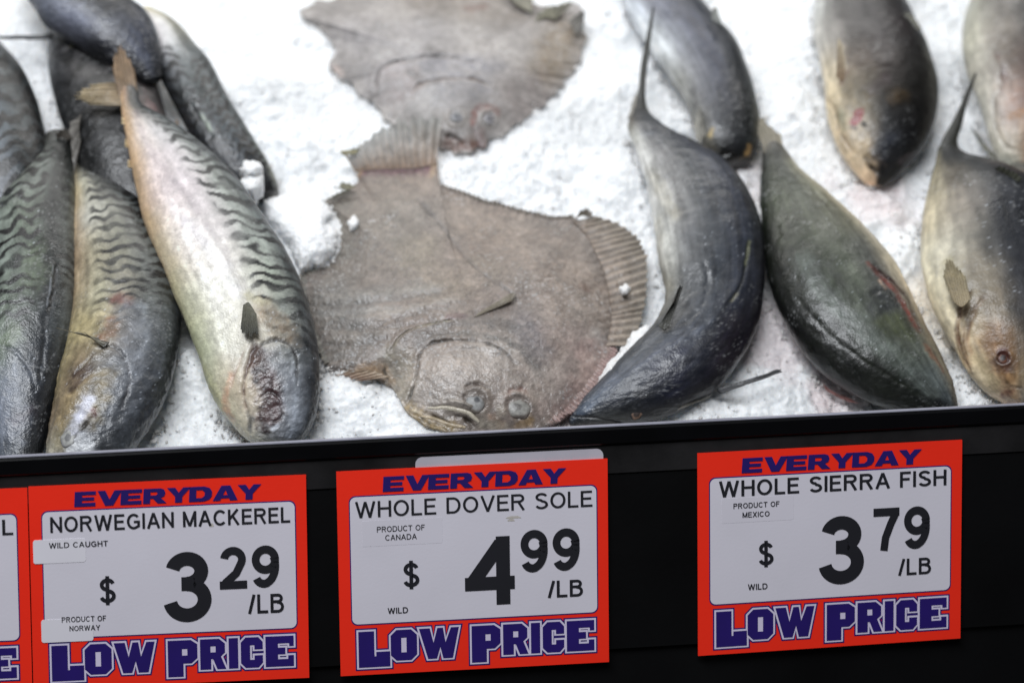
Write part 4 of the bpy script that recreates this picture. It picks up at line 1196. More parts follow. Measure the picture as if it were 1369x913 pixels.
b.mottle(80, .25, 82); b.mottle(300, .2, 83, 2)
b.flesh(277, mack=True)
b.build("body", M_SKIN, r)
eye(r, b, (197, 98), 6, .5, (90, 92, 100), (20, 20, 24))

HZ[0] = 0.0
# ---- near sole
SOLE = "flat soles laid head down on the ice"
r = root_at(630, 400, "flatfish", "near brown flatfish lying flat with both eyes and twisted mouth at the rim", "fish", SOLE)
out1 = [(577, 241), (600, 250), (640, 266), (690, 280), (735, 291), (765, 290), (782, 296), (796, 312), (808, 335), (820, 365), (826, 395),
        (829, 425), (828, 448), (822, 468), (812, 482), (806, 500), (796, 514), (782, 532), (768, 548), (750, 560), (722, 570), (700, 574), (676, 577), (650, 578), (620, 577), (596, 576),
        (568, 568), (545, 552), (535, 535), (522, 515), (505, 508), (480, 505), (455, 505), (440, 498), (434, 480), (426, 450), (414, 410), (404, 380), (402, 366), (424, 358), (440, 356), (446, 330), (450, 300), (444, 280), (434, 268), (446, 262), (470, 252), (479, 242), (474, 224), (500, 219), (530, 218), (560, 217), (585, 213), (577, 238)]
f = Flat(out1, (628, 420), .007, .019, nr=205, na=960, power=2.4, jag=3.0, jfreq=.055, seed=3)
base = pal((140, 127, 117))
f.c[:] = base
f.splat([(520, 300), (470, 330)], 80, (118, 112, 102), .6, warp=30, seed=1, wfreq=30)
f.splat([(650, 310), (720, 330), (770, 370)], 55, (136, 119, 105), .7, warp=25, seed=2, wfreq=30)
f.splat([(560, 340), (600, 370), (640, 365)], 40, (134, 122, 100), .5, warp=20, seed=3, wfreq=40)
f.splat([(440, 400), (470, 440), (460, 470)], 45, (108, 104, 97), .8, warp=20, seed=4, wfreq=40)
f.splat([(440, 400), (500, 395), (580, 385)], 16, (150, 146, 138), .45, warp=14, seed=5, wfreq=90)
f.splat([(430, 420), (500, 415), (560, 412)], 6, (160, 158, 152), .5, warp=6, seed=61, wfreq=160)
for q_ in ([(425, 400), (480, 398), (560, 388), (600, 380)], [(430, 424), (500, 424), (570, 408), (620, 398)], [(432, 452), (490, 450), (540, 430)]):
    f.groove(q_, 5.5, -1.2, (176, 172, 164), .3, seed=q_[0][1])  # fold crests painted pale as glints
    f.groove([(x_, y_ + 9) for x_, y_ in q_], 5, 1.0, (100, 96, 92), .3, seed=q_[0][1] + 3)  # shade painted into the troughs beside the crests
f.splat([(600, 350), (650, 380), (700, 420), (720, 400)], 26, (160, 146, 138), .45, warp=16, seed=71, wfreq=50)
f.splat([(745, 410), (770, 440), (800, 430)], 22, (112, 96, 84), .45, warp=16, seed=72, wfreq=60)
f.splat([(740, 480), (780, 500), (720, 530)], 60, (152, 134, 126), .8, warp=22, seed=6, wfreq=40)
f.splat([(560, 520), (600, 490), (660, 485), (700, 500)], 50, (172, 160, 150), .9, warp=12, seed=7, wfreq=60)
f.splat([(530, 480), (538, 520)], 22, (160, 152, 136), .85, warp=8, seed=8)
f.splat([(545, 455), (600, 435), (660, 432), (700, 440)], 13, (104, 100, 97), .6, warp=8, seed=9)
f.splat([(560, 462), (590, 450), (640, 448), (690, 462), (715, 490)], 7, (100, 96, 92), .7, warp=4, seed=10)
f.splat([(700, 440), (720, 470), (705, 430)], 20, (104, 100, 104), .6, warp=8, seed=11)
f.splat([(780, 470), (820, 465), (790, 500), (750, 555)], 16, (148, 116, 108), .45, warp=10, seed=12)
f.splat([(748, 562), (775, 540), (798, 512)], 9, (146, 104, 98), .6, warp=5, seed=13)
f.splat([(545, 548), (570, 568), (600, 576)], 12, (158, 134, 84), .85, warp=5, seed=14)
f.splat([(460, 498), (500, 494), (520, 506)], 10, (176, 148, 116), .85, warp=5, seed=15)
f.splat([(432, 492), (455, 494), (470, 490)], 7, (54, 42, 38), .85, warp=5, seed=16)
f.splat([(450, 270), (440, 300), (450, 340)], 26, (112, 110, 98), .5, warp=10, seed=17)
f.splat([(732, 390), (738, 360), (765, 310)], 14, (92, 76, 64), .35, warp=12, seed=18, wfreq=90)
f.splat([(783, 386)], 9, (96, 68, 54), .6, seed=19); f.splat([(800, 450)], 16, (172, 168, 162), .4, seed=20, warp=10)

f.splat([(488, 228), (520, 226), (572, 224)], 16, (126, 92, 98), 1.0, warp=5, seed=81, wfreq=90)
f.splat([(478, 234), (478, 224)], 7, (176, 146, 108), .7, seed=82); f.splat([(580, 222), (577, 236)], 6, (180, 152, 108), .7, seed=83)
# lateral line, gill plate arcs, jaw
f.groove([(560, 268), (585, 295), (612, 330), (640, 362), (680, 388), (690, 402)], 3.2, 1.6, (90, 86, 86), .5, lift=1.2)
f.groove([(440, 440), (500, 440), (560, 432), (590, 425)], 4, 2.0, (88, 84, 80), .3, lift=1.5)
f.groove([(523, 468), (535, 450), (556, 438), (580, 432), (606, 428)], 1.6, 2.6, (150, 144, 122), .8, lift=2.2)
f.groove([(515, 485), (514, 500), (520, 512)], 1.6, 2.2, (92, 86, 74), .8, lift=1.6)
f.groove([(545, 540), (552, 520), (558, 495), (562, 475), (576, 461), (600, 456), (640, 458), (672, 470), (690, 490)], 2.0, 3.0, (98, 92, 84), .75, lift=2.4)
f.groove([(590, 470), (615, 465), (650, 467), (680, 478)], 4, -2.4, (168, 158, 150), .5)
f.groove([(575, 545), (600, 545), (626, 552), (640, 562)], 2.0, 2.4, (92, 82, 66), .8, lift=2.4)
f.groove([(572, 552), (590, 562), (606, 571)], 2.2, 3.0, (84, 70, 46), .85, lift=2.4)
f.groove([(600, 555), (618, 558), (632, 568), (636, 575)], 3.4, 4.0, (52, 36, 22), .95, lift=3.0)
f.groove([(548, 548), (564, 555), (584, 570)], 2.0, -2.6, (186, 168, 140), .7)
f.groove([(596, 537), (620, 541), (640, 552), (646, 566)], 4.5, -4.0, (160, 152, 140), .5)
f.bulge([(634, 538)], 26, 6); f.bulge([(692, 546)], 26, 6); f.bulge([(665, 560)], 16, 4)
f.groove([(620, 528), (628, 518), (642, 516), (655, 524)], 3.5, 3.0, (112, 98, 90), .8)
f.groove([(676, 530), (686, 521), (700, 523), (706, 530)], 3.6, 3.2, (128, 66, 52), .85)
f.socket((634, 538), 17, 3.0); f.socket((692, 546), 18, 3.2)
f.splat([(636, 517)], 5, (74, 56, 48), .8, seed=31); f.splat([(657, 560), (668, 566)], 6, (168, 128, 100), .7, seed=32)
f.splat([(648, 568), (672, 572)], 8, (178, 168, 150), .7, seed=33); f.splat([(694, 570), (704, 562)], 8, (166, 134, 84), .7, seed=34)
f.splat([(668, 548), (664, 560)], 8, (160, 148, 130), .7, seed=35)
f.bulge([(600, 500), (650, 490)], 45, 6)
f.groove([(632, 424), (640, 418)], 3, 3, (64, 40, 30), .9)
f.splat([(600, 424), (620, 422)], 6, (112, 84, 84), .6, seed=36)
f.mottle(20, .36, 23, 3, (.85, 1, 1.1)); f.mottle(50, .30, 24, 4, (1, .95, .88)); f.mottle(160, .24, 26, 3); f.mottle(500, .28, 27, 3)
f.d += .00035 * fbm(f.P, 330, 3, 28)
f.c = np.minimum(f.c, .5)
fl = np.abs(f.ang * 0) ; u_ = (f.pix[:, 0] + f.pix[:, 1]) / 6.0
rr_ = .5 * sstep(.86, .95, f.r) * (0.5 + .5 * np.sin(f.ang * 2 * np.pi * 120 + 2 * fbm(f.P, 60, 2, 9)))
f.c *= (1 - .35 * rr_)[:, None]; f.d -= rr_ * .0005
f.scatter_white(150, [(500, 400), (600, 340), (560, 300), (660, 500), (620, 470), (740, 420), (700, 520), (450, 320), (560, 490)], 40, k=.55, rmin=.6, rmax=1.5, seed=6)
f.flesh(288, frost=.45, lump=.0012)
f.build("body", M_SOLE, r, depth=.010)
fin(r, "dorsal_fin", [(766, 296), (782, 312), (796, 338), (808, 366), (815, 400), (817, 430), (810, 462)],
    [(798, 288), (832, 300), (858, 322), (869, 346), (868, 384), (861, 424), (848, 462)], .0095, [.010, .012, .013, .013, .011, .009, .008], (150, 132, 116), (142, 130, 114), rays=21, seed=31, jag=.07, dark=.5, amp=.0008, nu=260)
fin(r, "dorsal_fin", [(812, 458), (804, 476), (794, 497), (776, 520), (756, 539), (732, 553)],
    [(832, 470), (820, 488), (808, 508), (792, 530), (772, 552), (746, 568)], .0085, .0080, (150, 124, 116), (148, 116, 110), rays=26, seed=32, jag=.3, dark=.3, nu=200)
fin(r, "anal_fin", [(446, 300), (446, 330), (424, 362), (410, 380), (412, 410), (422, 440), (440, 484)],
    [(436, 296), (434, 328), (412, 352), (396, 372), (400, 412), (414, 448), (430, 490)], .0080, .0080, (120, 116, 106), (128, 122, 110), rays=30, seed=44, jag=.35, dark=.3, nu=200)
fin(r, "anal_fin", [(590, 252), (640, 270), (690, 284), (735, 294), (765, 294)],
    [(592, 244), (642, 262), (692, 276), (738, 287), (768, 286)], .0080, .0085, (112, 100, 90), (106, 96, 84), rays=34, seed=45, jag=.3, dark=.35, nu=200)
fin(r, "anal_fin", [(770, 292), (778, 288), (786, 290)], [(778, 278), (790, 278), (796, 289)], .0125, .014, (104, 92, 76), (120, 110, 96), rays=4, seed=33, jag=.3, nu=40)
fin(r, "anal_fin", [(452, 262), (462, 258), (470, 255)], [(432, 270), (436, 263), (452, 256)], .012, .010, (104, 100, 80), (120, 116, 96), rays=4, seed=34, jag=.3, nu=40)
fin(r, "anal_fin", [(462, 254), (470, 252), (476, 250)], [(444, 249), (456, 243), (472, 247)], .014, .014, (120, 116, 84), (130, 126, 100), rays=4, seed=35, jag=.3, nu=40)
fin(r, "pectoral_fin", [(634, 424), (638, 420), (644, 416)], [(690, 400), (694, 396), (690, 388)], .0262, [.0290, .0290, .0285], (142, 132, 112), (136, 126, 108), rays=6, seed=36, jag=.12, amp=.0003, nu=40)
fin(r, "pelvic_fin", [(520, 503), (500, 496), (478, 496)], [(478, 510), (462, 508), (452, 500)], .014, .010, (176, 150, 118), (150, 118, 96), rays=5, seed=37, jag=.2, nu=40)
strip(r, "lip", f, [(572, 546), (598, 546), (624, 552), (646, 568)], 3.6, 4.6, (176, 166, 146), M_SOLE, seed=3)
strip(r, "lip", f, [(560, 556), (580, 560), (604, 568), (628, 573)], 3.0, 4.0, (170, 150, 116), M_SOLE, seed=4)
eye(r, f, (634, 538), 16, .45, (138, 138, 136), (30, 32, 40), (122, 116, 104), off=(-.25, .1), pr=.26, milky=.1, label="eye with a small dark pupil")
eye(r, f, (692, 546), 17, .5, (152, 148, 138), (96, 88, 78), (150, 134, 100), off=(0.1, 0), pr=.34, milky=.2, label="clouded eye")
fin(r, "tail_fin", [(474, 229), (500, 226), (530, 225), (556, 224), (583, 219)], [(460, 206), (486, 184), (522, 158), (550, 152), (592, 148)], .0095, [.019, .022, .033, .033, .029], (178, 148, 122), (190, 190, 184), rays=12, seed=38, jag=.16, dark=.22, amp=.0006, nu=160, mat=M_THIN)
fin(r, "tail_fin", [(476, 206), (478, 202), (482, 199)], [(452, 208), (454, 203), (470, 200)], .020, .022, (150, 144, 104), (140, 132, 100), rays=2, seed=39, jag=.2, nu=40)

# ---- far sole
r = root_at(610, 90, "flatfish", "far grey flatfish with torn ragged edge and sunken eyes beneath a tail fin", "fish", SOLE)
out2 = [(398, 14), (412, 6), (440, 0), (470, -16), (520, -34), (580, -44), (640, -40), (690, -18), (706, 2), (722, 8), (746, 6), (764, 2), (780, 14), (782, 40), (776, 75), (764, 100), (748, 118), (728, 140), (704, 155), (684, 170),
        (664, 182), (648, 196), (628, 204), (608, 206), (592, 200), (570, 180), (548, 172), (520, 156), (500, 140), (484, 128), (470, 108), (450, 100), (438, 88), (446, 74), (440, 54), (428, 36), (406, 24)]
f = Flat(out2, (600, 80), .006, .018, nr=150, na=840, power=2.4, jag=9.0, jfreq=.075, seed=13)
f.c[:] = pal((158, 152, 148))
f.splat([(480, 60), (520, 90), (560, 60)], 60, (148, 144, 146), .6, warp=25, seed=1, wfreq=40)
f.splat([(620, 10), (700, 20), (560, 0)], 40, (136, 126, 116), .7, warp=18, seed=2, wfreq=40)
f.splat([(745, 60), (730, 95), (762, 40)], 34, (132, 114, 88), .8, warp=14, seed=3, wfreq=60)
f.splat([(580, 90), (620, 88), (660, 92)], 22, (128, 128, 138), .6, warp=12, seed=4, wfreq=60)
f.splat([(520, 100), (545, 105), (530, 125)], 24, (158, 146, 144), .7, warp=12, seed=5, wfreq=60)
f.splat([(690, 120), (700, 150), (720, 120)], 34, (142, 132, 128), .7, warp=12, seed=6)
f.splat([(600, 125), (640, 120)], 28, (138, 136, 140), .7, warp=10, seed=7)
f.splat([(548, 95), (560, 105)], 7, (84, 78, 76), .6, seed=8); f.splat([(575, 66), (590, 72)], 9, (90, 86, 84), .6, seed=9)
f.splat([(628, 12), (645, 8)], 9, (124, 92, 84), .5, seed=10)
f.splat([(448, 92), (455, 98)], 7, (196, 176, 166), .7, seed=11)
f.splat([(600, 190), (616, 196), (632, 194)], 11, (112, 76, 60), .85, seed=12)
f.splat([(640, 176), (645, 190)], 11, (104, 72, 68), .7, seed=13)
f.splat([(640, 146), (654, 144), (662, 150)], 7, (128, 78, 68), .6, seed=14); f.splat([(634, 152), (632, 166)], 5, (150, 88, 72), .8, seed=15)
f.groove([(502, 118), (506, 96), (524, 84), (556, 78), (600, 76), (640, 84)], 3.0, 3.0, (104, 98, 96), .6, lift=2.4)
f.groove([(548, 128), (560, 114), (590, 106), (630, 106), (655, 114)], 3.0, 3.0, (144, 128, 116), .6, lift=2.4)
f.groove([(592, 180), (608, 184), (624, 194)], 3, 4, (70, 54, 46), .8, lift=2)
f.bulge([(610, 158)], 16, 5); f.bulge([(652, 160)], 16, 5); f.socket((610, 158), 11, 2.4); f.socket((652, 160), 11, 2.4)
f.groove([(598, 160), (606, 148), (620, 146)], 3, 3, (78, 76, 78), .8)
f.mottle(45, .25, 24, 4); f.mottle(160, .2, 26, 3); f.mottle(420, .16, 27, 2)
f.flesh(299, frost=.45, lump=.0012)
f.build("body", M_SOLE, r, depth=.010)
fin(r, "tail_fin", [(690, 6), (700, 12), (712, 18)], [(668, -16), (706, -30), (712, 2)], .016, .018, (128, 124, 104), (140, 136, 120), rays=5, seed=41, nu=40)
fin(r, "anal_fin", [(716, 30), (730, 24), (742, 26)], [(720, 14), (756, 0), (772, -2)], .016, .018, (126, 122, 100), (130, 128, 110), rays=6, seed=42, jag=.2, nu=60)
fin(r, "anal_fin", [(760, 30), (766, 36), (768, 48)], [(782, 12), (784, 18), (780, 40)], .014, .017, (100, 96, 88), (86, 84, 80), rays=4, seed=43, jag=.2, nu=40)
eye(r, f, (610, 158), 10, .45, (130, 130, 136), (70, 70, 76), (96, 92, 90), milky=.3)
eye(r, f, (652, 160), 10, .45, (140, 134, 138), (90, 88, 94), (110, 84, 78), milky=.3)

HZ[0] = 0.014
# ---- sierra fish bent towards the left, in front
r = root_at(950, 380, "sierra_fish", "dark blue grey fish bent sideways, pointed snout at the rim, tall thin tail", "fish", SIER)
b = Body([(850, 140, 864, 140, .040), (840, 160, 876, 158, .040), (839, 176, 897, 174, .040), (850, 204, 930, 192, .039), (862, 245, 975, 222, .038), (873, 298, 1008, 268, .037), (882, 350, 1023, 325, .037),
          (889, 398, 1021, 392, .036), (872, 436, 1006, 456, .034), (836, 470, 966, 512, .031), (806, 502, 916, 546, .027), (783, 528, 868, 562, .024), (766, 549, 822, 569, .022), (760, 560, 785, 570, .020), (761, 566, 768, 570, .019)], ratio=.56, nt=360, nv=210)
b.grid([[(70, 66, 58), (60, 62, 62), (52, 56, 58), (54, 56, 58), (50, 54, 50)],
        [(120, 112, 98), (84, 84, 84), (66, 70, 74), (62, 66, 72), (56, 62, 56)],
        [(204, 201, 190), (118, 118, 118), (76, 80, 88), (70, 74, 84), (58, 66, 60)],
        [(214, 211, 203), (142, 140, 138), (84, 88, 94), (78, 82, 94), (58, 60, 64)],
        [(214, 211, 203), (142, 140, 136), (90, 93, 98), (82, 86, 98), (58, 62, 68)],
        [(206, 203, 192), (124, 124, 124), (84, 88, 94), (78, 82, 92), (50, 54, 60)],
        [(150, 146, 134), (98, 100, 102), (86, 90, 96), (74, 78, 90), (48, 46, 56)],
        [(118, 118, 116), (94, 96, 100), (86, 90, 98), (60, 60, 74), (50, 42, 54)],
        [(96, 100, 104), (100, 104, 112), (80, 84, 98), (46, 50, 66), (56, 50, 56)],
        [(84, 88, 96), (104, 110, 122), (62, 68, 82), (44, 48, 60), (70, 68, 68)],
        [(72, 78, 88), (104, 114, 128), (52, 58, 70), (48, 52, 58), (92, 88, 82)],
        [(50, 56, 66), (84, 94, 108), (44, 50, 60), (56, 58, 60), (96, 90, 84)],
        [(40, 44, 52), (54, 60, 70), (40, 44, 52), (54, 52, 52), (80, 76, 70)]])
b.splat([(880, 300), (882, 360), (892, 390)], 12, (186, 180, 160), .45, seed=101, warp=7)
b.splat([(870, 230), (885, 260), (905, 290)], 10, (170, 160, 130), .35, seed=102)
b.groove([(1000, 322), (998, 350), (990, 380), (972, 410)], 2.0, 1.8, (44, 48, 44), .7, lift=1)
b.splat([(1003, 322), (1000, 340), (997, 352)], 3, (124, 124, 92), .8, seed=103)
b.splat([(985, 392), (978, 404)], 2, (140, 134, 100), .6, seed=104)
b.groove([(960, 425), (910, 455), (870, 478), (845, 495)], 4, -1.8, (132, 138, 150), .35)
b.groove([(940, 345), (946, 380), (938, 410), (912, 436)], 3, 2.0, (74, 78, 84), .4, lift=1.6)
b.groove([(890, 430), (870, 440), (850, 462)], 3.5, 2.5, (74, 78, 84), .5, lift=1.6)
b.splat([(900, 475), (890, 495), (900, 510)], 22, (44, 48, 80), .5, seed=105, warp=10)
b.splat([(985, 430), (975, 460), (965, 480)], 20, (62, 46, 60), .5, seed=106, warp=10)
b.splat([(800, 556), (822, 556), (846, 560)], 9, (96, 96, 92), .7, seed=107)
b.groove([(764, 556), (790, 558), (815, 562), (835, 566)], 1.6, 2.2, (30, 32, 38), .8, lift=1)
b.d += .0007 * fbm(b.P * np.array([.5, 1, 1]), 110, 3, 108)
b.mottle(40, .12, 108); b.mottle(120, .14, 109, 3); b.mottle(330, .12, 110, 2)
sk = fbm(np.column_stack([b.t * 24, b.x * 34, b.t * 0]), 1.0, 3, 111)
b.c *= np.clip(1 + .34 * sk, .4, 2)[:, None]
b.scatter_white(50, [(990, 340), (960, 300), (900, 380), (880, 470)], 18, k=.4, rmin=.5, rmax=1.1, seed=8)
b.flesh(310)
b.build("body", M_SKIN2, r)
tb = Body([(872, 10, 875, 10, .062), (865, 45, 871, 45, .056), (857, 85, 866, 85, .050), (854, 115, 863, 115, .046), (850, 140, 864, 140, .042), (846, 160, 872, 158, .039)], ratio=.5, nt=90, nv=40)
tb.c[:] = pal((70, 70, 66)); tb.mottle(120, .3, 3); tb.tone(1.3, 1.1); tb.build("tail_fin", M_FIN, r)
fin(r, "tail_fin", [(846, 160), (850, 152), (856, 146)], [(838, 158), (848, 128), (856, 116)], .040, [.036, .036, .038], (120, 112, 100), (164, 160, 150), rays=4, seed=52, jag=.1)
fin(r, "dorsal_fin", [(896, 436), (888, 440), (880, 436)], [(914, 380), (908, 382), (902, 402)], [.056, .054, .052], .066, (66, 66, 58), (44, 44, 40), rays=3, seed=53, jag=.06, label="dark folded fin on the back")
fin(r, "pectoral_fin", [(958, 520), (964, 526), (968, 518)], [(1046, 493), (1046, 497), (1040, 494)], [.030, .030, .030], .036, (52, 54, 58), (78, 78, 80), rays=2, seed=54, jag=.03, label="long thin side fin pointing right")
fin(r, "pelvic_fin", [(905, 548), (912, 542), (920, 540)], [(946, 532), (950, 530), (952, 528)], .030, .028, (112, 108, 100), (140, 136, 126), rays=2, seed=55, jag=.05)
for (x, y) in ((886, 172), (896, 178), (906, 184), (918, 188), (928, 193)):
    fin(r, "finlet", [(x - 3, y + 3), (x + 3, y + 5)], [(x + 2, y - 3), (x + 7, y)], .046, .050, (70, 72, 60), (98, 100, 72), rays=1, seed=x, nu=10, nv=8)
eye(r, b, (851, 553), 9, .45, (128, 98, 78), (60, 48, 44), (70, 66, 64), pr=.5)

HZ[0] = 0.016
# ---- sierra fish behind, top centre
r = root_at(930, 120, "sierra_fish", "grey blue fish at the top centre, its head resting against the bent fish below", "fish", SIER)
b = Body([(806, -64, 850, -84, .034), (822, -28, 888, -56, .035), (840, 20, 928, -12, .036), (862, 58, 962, 26, .036), (890, 96, 988, 60, .036), (912, 130, 1003, 102, .035),
          (928, 164, 1013, 140, .034), (938, 192, 1018, 174, .032), (948, 210, 1014, 198, .029), (960, 220, 1004, 214, .026)], ratio=.58, nt=260, nv=170)
b.grid([[(150, 150, 158), (100, 102, 112), (76, 80, 88), (66, 70, 78), (60, 64, 68)],
        [(208, 211, 215), (118, 121, 134), (78, 82, 92), (70, 74, 84), (60, 66, 68)],
        [(216, 219, 220), (128, 130, 142), (90, 94, 110), (78, 82, 94), (54, 60, 60)],
        [(220, 221, 218), (140, 142, 148), (88, 92, 110), (82, 86, 96), (60, 64, 64)],
        [(170, 168, 160), (132, 132, 136), (102, 104, 116), (76, 80, 86), (44, 48, 50)],
        [(150, 148, 142), (110, 110, 114), (88, 90, 98), (50, 54, 58), (70, 74, 72)],
        [(150, 146, 134), (76, 78, 82), (60, 62, 66), (44, 48, 48), (110, 112, 104)],
        [(110, 104, 90), (60, 62, 62), (58, 60, 64), (60, 64, 64), (116, 114, 106)],
        [(90, 84, 72), (40, 40, 42), (46, 44, 46), (60, 58, 58), (84, 78, 70)]])
b.splat([(949, 182), (952, 174)], 4, (196, 172, 104), .8, seed=121); b.splat([(999, 205), (1001, 196)], 4.5, (206, 168, 96), .85, seed=122)
b.splat([(934, 150), (938, 165)], 5, (176, 174, 164), .7, seed=123)
b.groove([(960, 212), (975, 206), (990, 210)], 3, 3, (30, 30, 30), .7)
sk = fbm(np.column_stack([b.t * 16, b.x * 26, b.t * 0]), 1.0, 3, 124)
b.c *= np.clip(1 + .3 * sk, .4, 2)[:, None]
b.mottle(100, .15, 125)
b.flesh(321)
b.build("body", M_SKIN2, r)
fin(r, "dorsal_fin", [(950, 26), (958, 30), (968, 38)], [(953, 10), (958, 10), (965, 34)], .058, .062, (110, 114, 110), (164, 166, 160), rays=3, seed=56, jag=.05)
fin(r, "pectoral_fin", [(936, 140), (938, 146), (938, 152)], [(926, 172), (934, 196), (944, 184)], .050, .038, (120, 118, 110), (172, 168, 156), rays=4, seed=57)

HZ[0] = 0.01
# ---- olive sierra fish to the right of the bent one
r = root_at(1140, 400, "sierra_fish", "olive green fish lying diagonally with a red cut along its upper side", "fish", SIER)
b = Body([(1019, 196, 1040, 186, .026), (1019, 214, 1053, 204, .028), (1016, 245, 1075, 232, .031), (1016, 285, 1110, 262, .033), (1019, 335, 1154, 302, .034), (1030, 390, 1196, 350, .034), (1052, 440, 1222, 400, .034),
          (1084, 484, 1246, 446, .032), (1122, 514, 1266, 484, .030), (1164, 536, 1279, 514, .027), (1206, 549, 1285, 536, .025), (1244, 556, 1284, 550, .023)], ratio=.56, nt=330, nv=210)
b.grid([[(120, 110, 96), (110, 106, 92), (98, 96, 88), (92, 90, 82), (110, 104, 94)],
        [(70, 72, 70), (84, 84, 76), (90, 90, 84), (100, 98, 88), (130, 124, 106)],
        [(74, 78, 70), (84, 88, 74), (96, 98, 88), (140, 138, 120), (206, 198, 172)],
        [(70, 78, 60), (92, 98, 76), (96, 100, 84), (140, 138, 116), (216, 206, 176)],
        [(32, 38, 26), (78, 84, 62), (98, 102, 82), (134, 132, 112), (220, 208, 178)],  # first column: dark olive skin with the left edge's shade painted in
        [(28, 33, 22), (60, 68, 48), (104, 108, 92), (118, 118, 110), (220, 206, 174)],
        [(28, 33, 22), (46, 54, 35), (110, 114, 100), (108, 108, 102), (212, 192, 160)],
        [(30, 35, 24), (42, 48, 32), (110, 114, 102), (104, 106, 92), (180, 160, 128)],
        [(32, 36, 26), (38, 44, 30), (96, 102, 88), (118, 122, 110), (168, 154, 126)],
        [(46, 50, 38), (44, 50, 38), (70, 76, 70), (122, 128, 124), (140, 128, 106)],
        [(48, 50, 42), (40, 44, 40), (54, 58, 58), (104, 110, 110), (130, 120, 104)],
        [(46, 48, 42), (36, 40, 38), (44, 48, 48), (70, 74, 74), (110, 104, 92)]])
b.splat([(1075, 350), (1100, 390), (1140, 430), (1180, 465), (1220, 500), (1245, 525)], 16, (136, 142, 134), .55, seed=131, warp=9)
b.groove([(1064, 395), (1100, 440), (1150, 478), (1200, 510), (1235, 530)], 3, 1.2, (52, 58, 40), .5, lift=1)
b.splat([(1160, 352), (1180, 372), (1200, 395), (1218, 425), (1228, 440)], 5.5, (148, 84, 72), .85, seed=132, warp=3)
b.splat([(1168, 358), (1190, 374), (1206, 392)], 4, (74, 46, 42), .8, seed=133, warp=2)
b.groove([(1160, 350), (1180, 366), (1204, 388), (1222, 420), (1232, 445)], 2, 2.5, (90, 56, 48), .6, lift=1.5)
b.splat([(1176, 376), (1184, 386)], 3, (204, 172, 144), .7, seed=134)
b.splat([(1176, 395), (1190, 405), (1172, 412)], 14, (74, 76, 78), .75, seed=135)
b.splat([(1200, 430), (1215, 450), (1186, 432)], 13, (100, 106, 66), .6, seed=136)
b.groove([(1168, 392), (1184, 388), (1196, 400), (1202, 416)], 2.2, 2, (56, 56, 54), .6, lift=1.4)
b.splat([(1238, 462), (1252, 480), (1262, 496)], 5, (156, 118, 92), .7, seed=137)
b.splat([(1060, 280), (1050, 320)], 14, (104, 108, 88), .4, seed=138); b.splat([(1120, 530), (1160, 540)], 5, (130, 66, 56), .6, seed=139)
sk = fbm(np.column_stack([b.t * 12, b.x * 40, b.t * 0]), 1.0, 3, 140)
b.c *= np.clip(1 + .3 * sk, .4, 2)[:, None]
b.mottle(45, .16, 141); b.mottle(130, .16, 142, 3); b.mottle(330, .14, 143, 2)
b.d += .0005 * fbm(b.P, 110, 3, 144)
b.scatter_white(90, [(1100, 300), (1080, 340), (1060, 290), (1250, 510), (1235, 490), (1160, 380), (1120, 480)], 20, k=.45, rmin=.5, rmax=1.3, seed=9)
b.flesh(332)
b.build("body", M_SKIN2, r)
fin(r, "tail_fin", [(1022, 206), (1034, 200), (1048, 206)], [(1000, 140), (1012, 150), (1044, 178)], .030, [.036, .034, .030], (128, 120, 102), (150, 142, 120), rays=6, seed=58, jag=.1)
fin(r, "pelvic_fin", [(1100, 512), (1112, 522), (1130, 530)], [(1104, 522), (1130, 536), (1150, 541)], .016, .012, (130, 90, 84), (150, 96, 90), rays=4, seed=59, jag=.2)

HZ[0] = 0.016
# ---- round-headed fish top right
r = root_at(1175, 120, "sierra_fish", "blunt headed dark brown fish facing the viewer, a red wound beside its eye", "fish", SIER)
b = Body([(1112, -70, 1160, -76, .036), (1098, -36, 1186, -44, .038), (1088, 4, 1208, -8, .040), (1086, 40, 1226, 30, .041), (1092, 78, 1242, 66, .041), (1100, 112, 1254, 104, .040), (1104, 146, 1256, 138, .038),
          (1112, 176, 1248, 170, .036), (1124, 204, 1232, 200, .033), (1140, 226, 1212, 222, .030), (1154, 241, 1194, 240, .027), (1164, 249, 1180, 249, .025)], ratio=.52, nt=260, nv=190)
b.grid([[(170, 172, 172), (120, 120, 122), (76, 78, 82), (58, 60, 64), (46, 48, 52)],
        [(190, 190, 184), (120, 118, 116), (74, 74, 78), (60, 60, 62), (44, 44, 46)],
        [(206, 204, 196), (100, 96, 92), (74, 70, 70), (64, 60, 60), (42, 42, 42)],
        [(208, 202, 190), (92, 86, 82), (84, 78, 78), (72, 64, 64), (36, 34, 34)],
        [(212, 198, 168), (112, 98, 82), (86, 74, 70), (54, 50, 46), (26, 26, 26)],
        [(216, 198, 160), (130, 120, 98), (70, 64, 56), (44, 40, 34), (22, 22, 20)],
        [(220, 200, 164), (160, 146, 118), (48, 46, 48), (36, 34, 34), (22, 22, 20)],
        [(222, 200, 164), (196, 176, 142), (46, 46, 54), (36, 38, 44), (28, 28, 26)],
        [(222, 196, 158), (206, 180, 146), (50, 46, 48), (46, 46, 52), (50, 48, 46)],
        [(220, 186, 150), (206, 174, 142), (84, 74, 64), (54, 52, 50), (84, 80, 76)]])
b.splat([(1124, 62), (1126, 90), (1124, 110)], 6, (190, 176, 148), .7, seed=151)
b.splat([(1124, 110), (1132, 96)], 6, (136, 96, 66), .6, seed=152)
b.splat([(1192, 132), (1205, 128)], 13, (104, 84, 48), .6, seed=153); b.splat([(1166, 120), (1180, 108)], 14, (104, 90, 94), .5, seed=154)
b.splat([(1146, 156), (1150, 150), (1142, 164)], 6.5, (160, 20, 24), 1.0, soft=.3, seed=155)
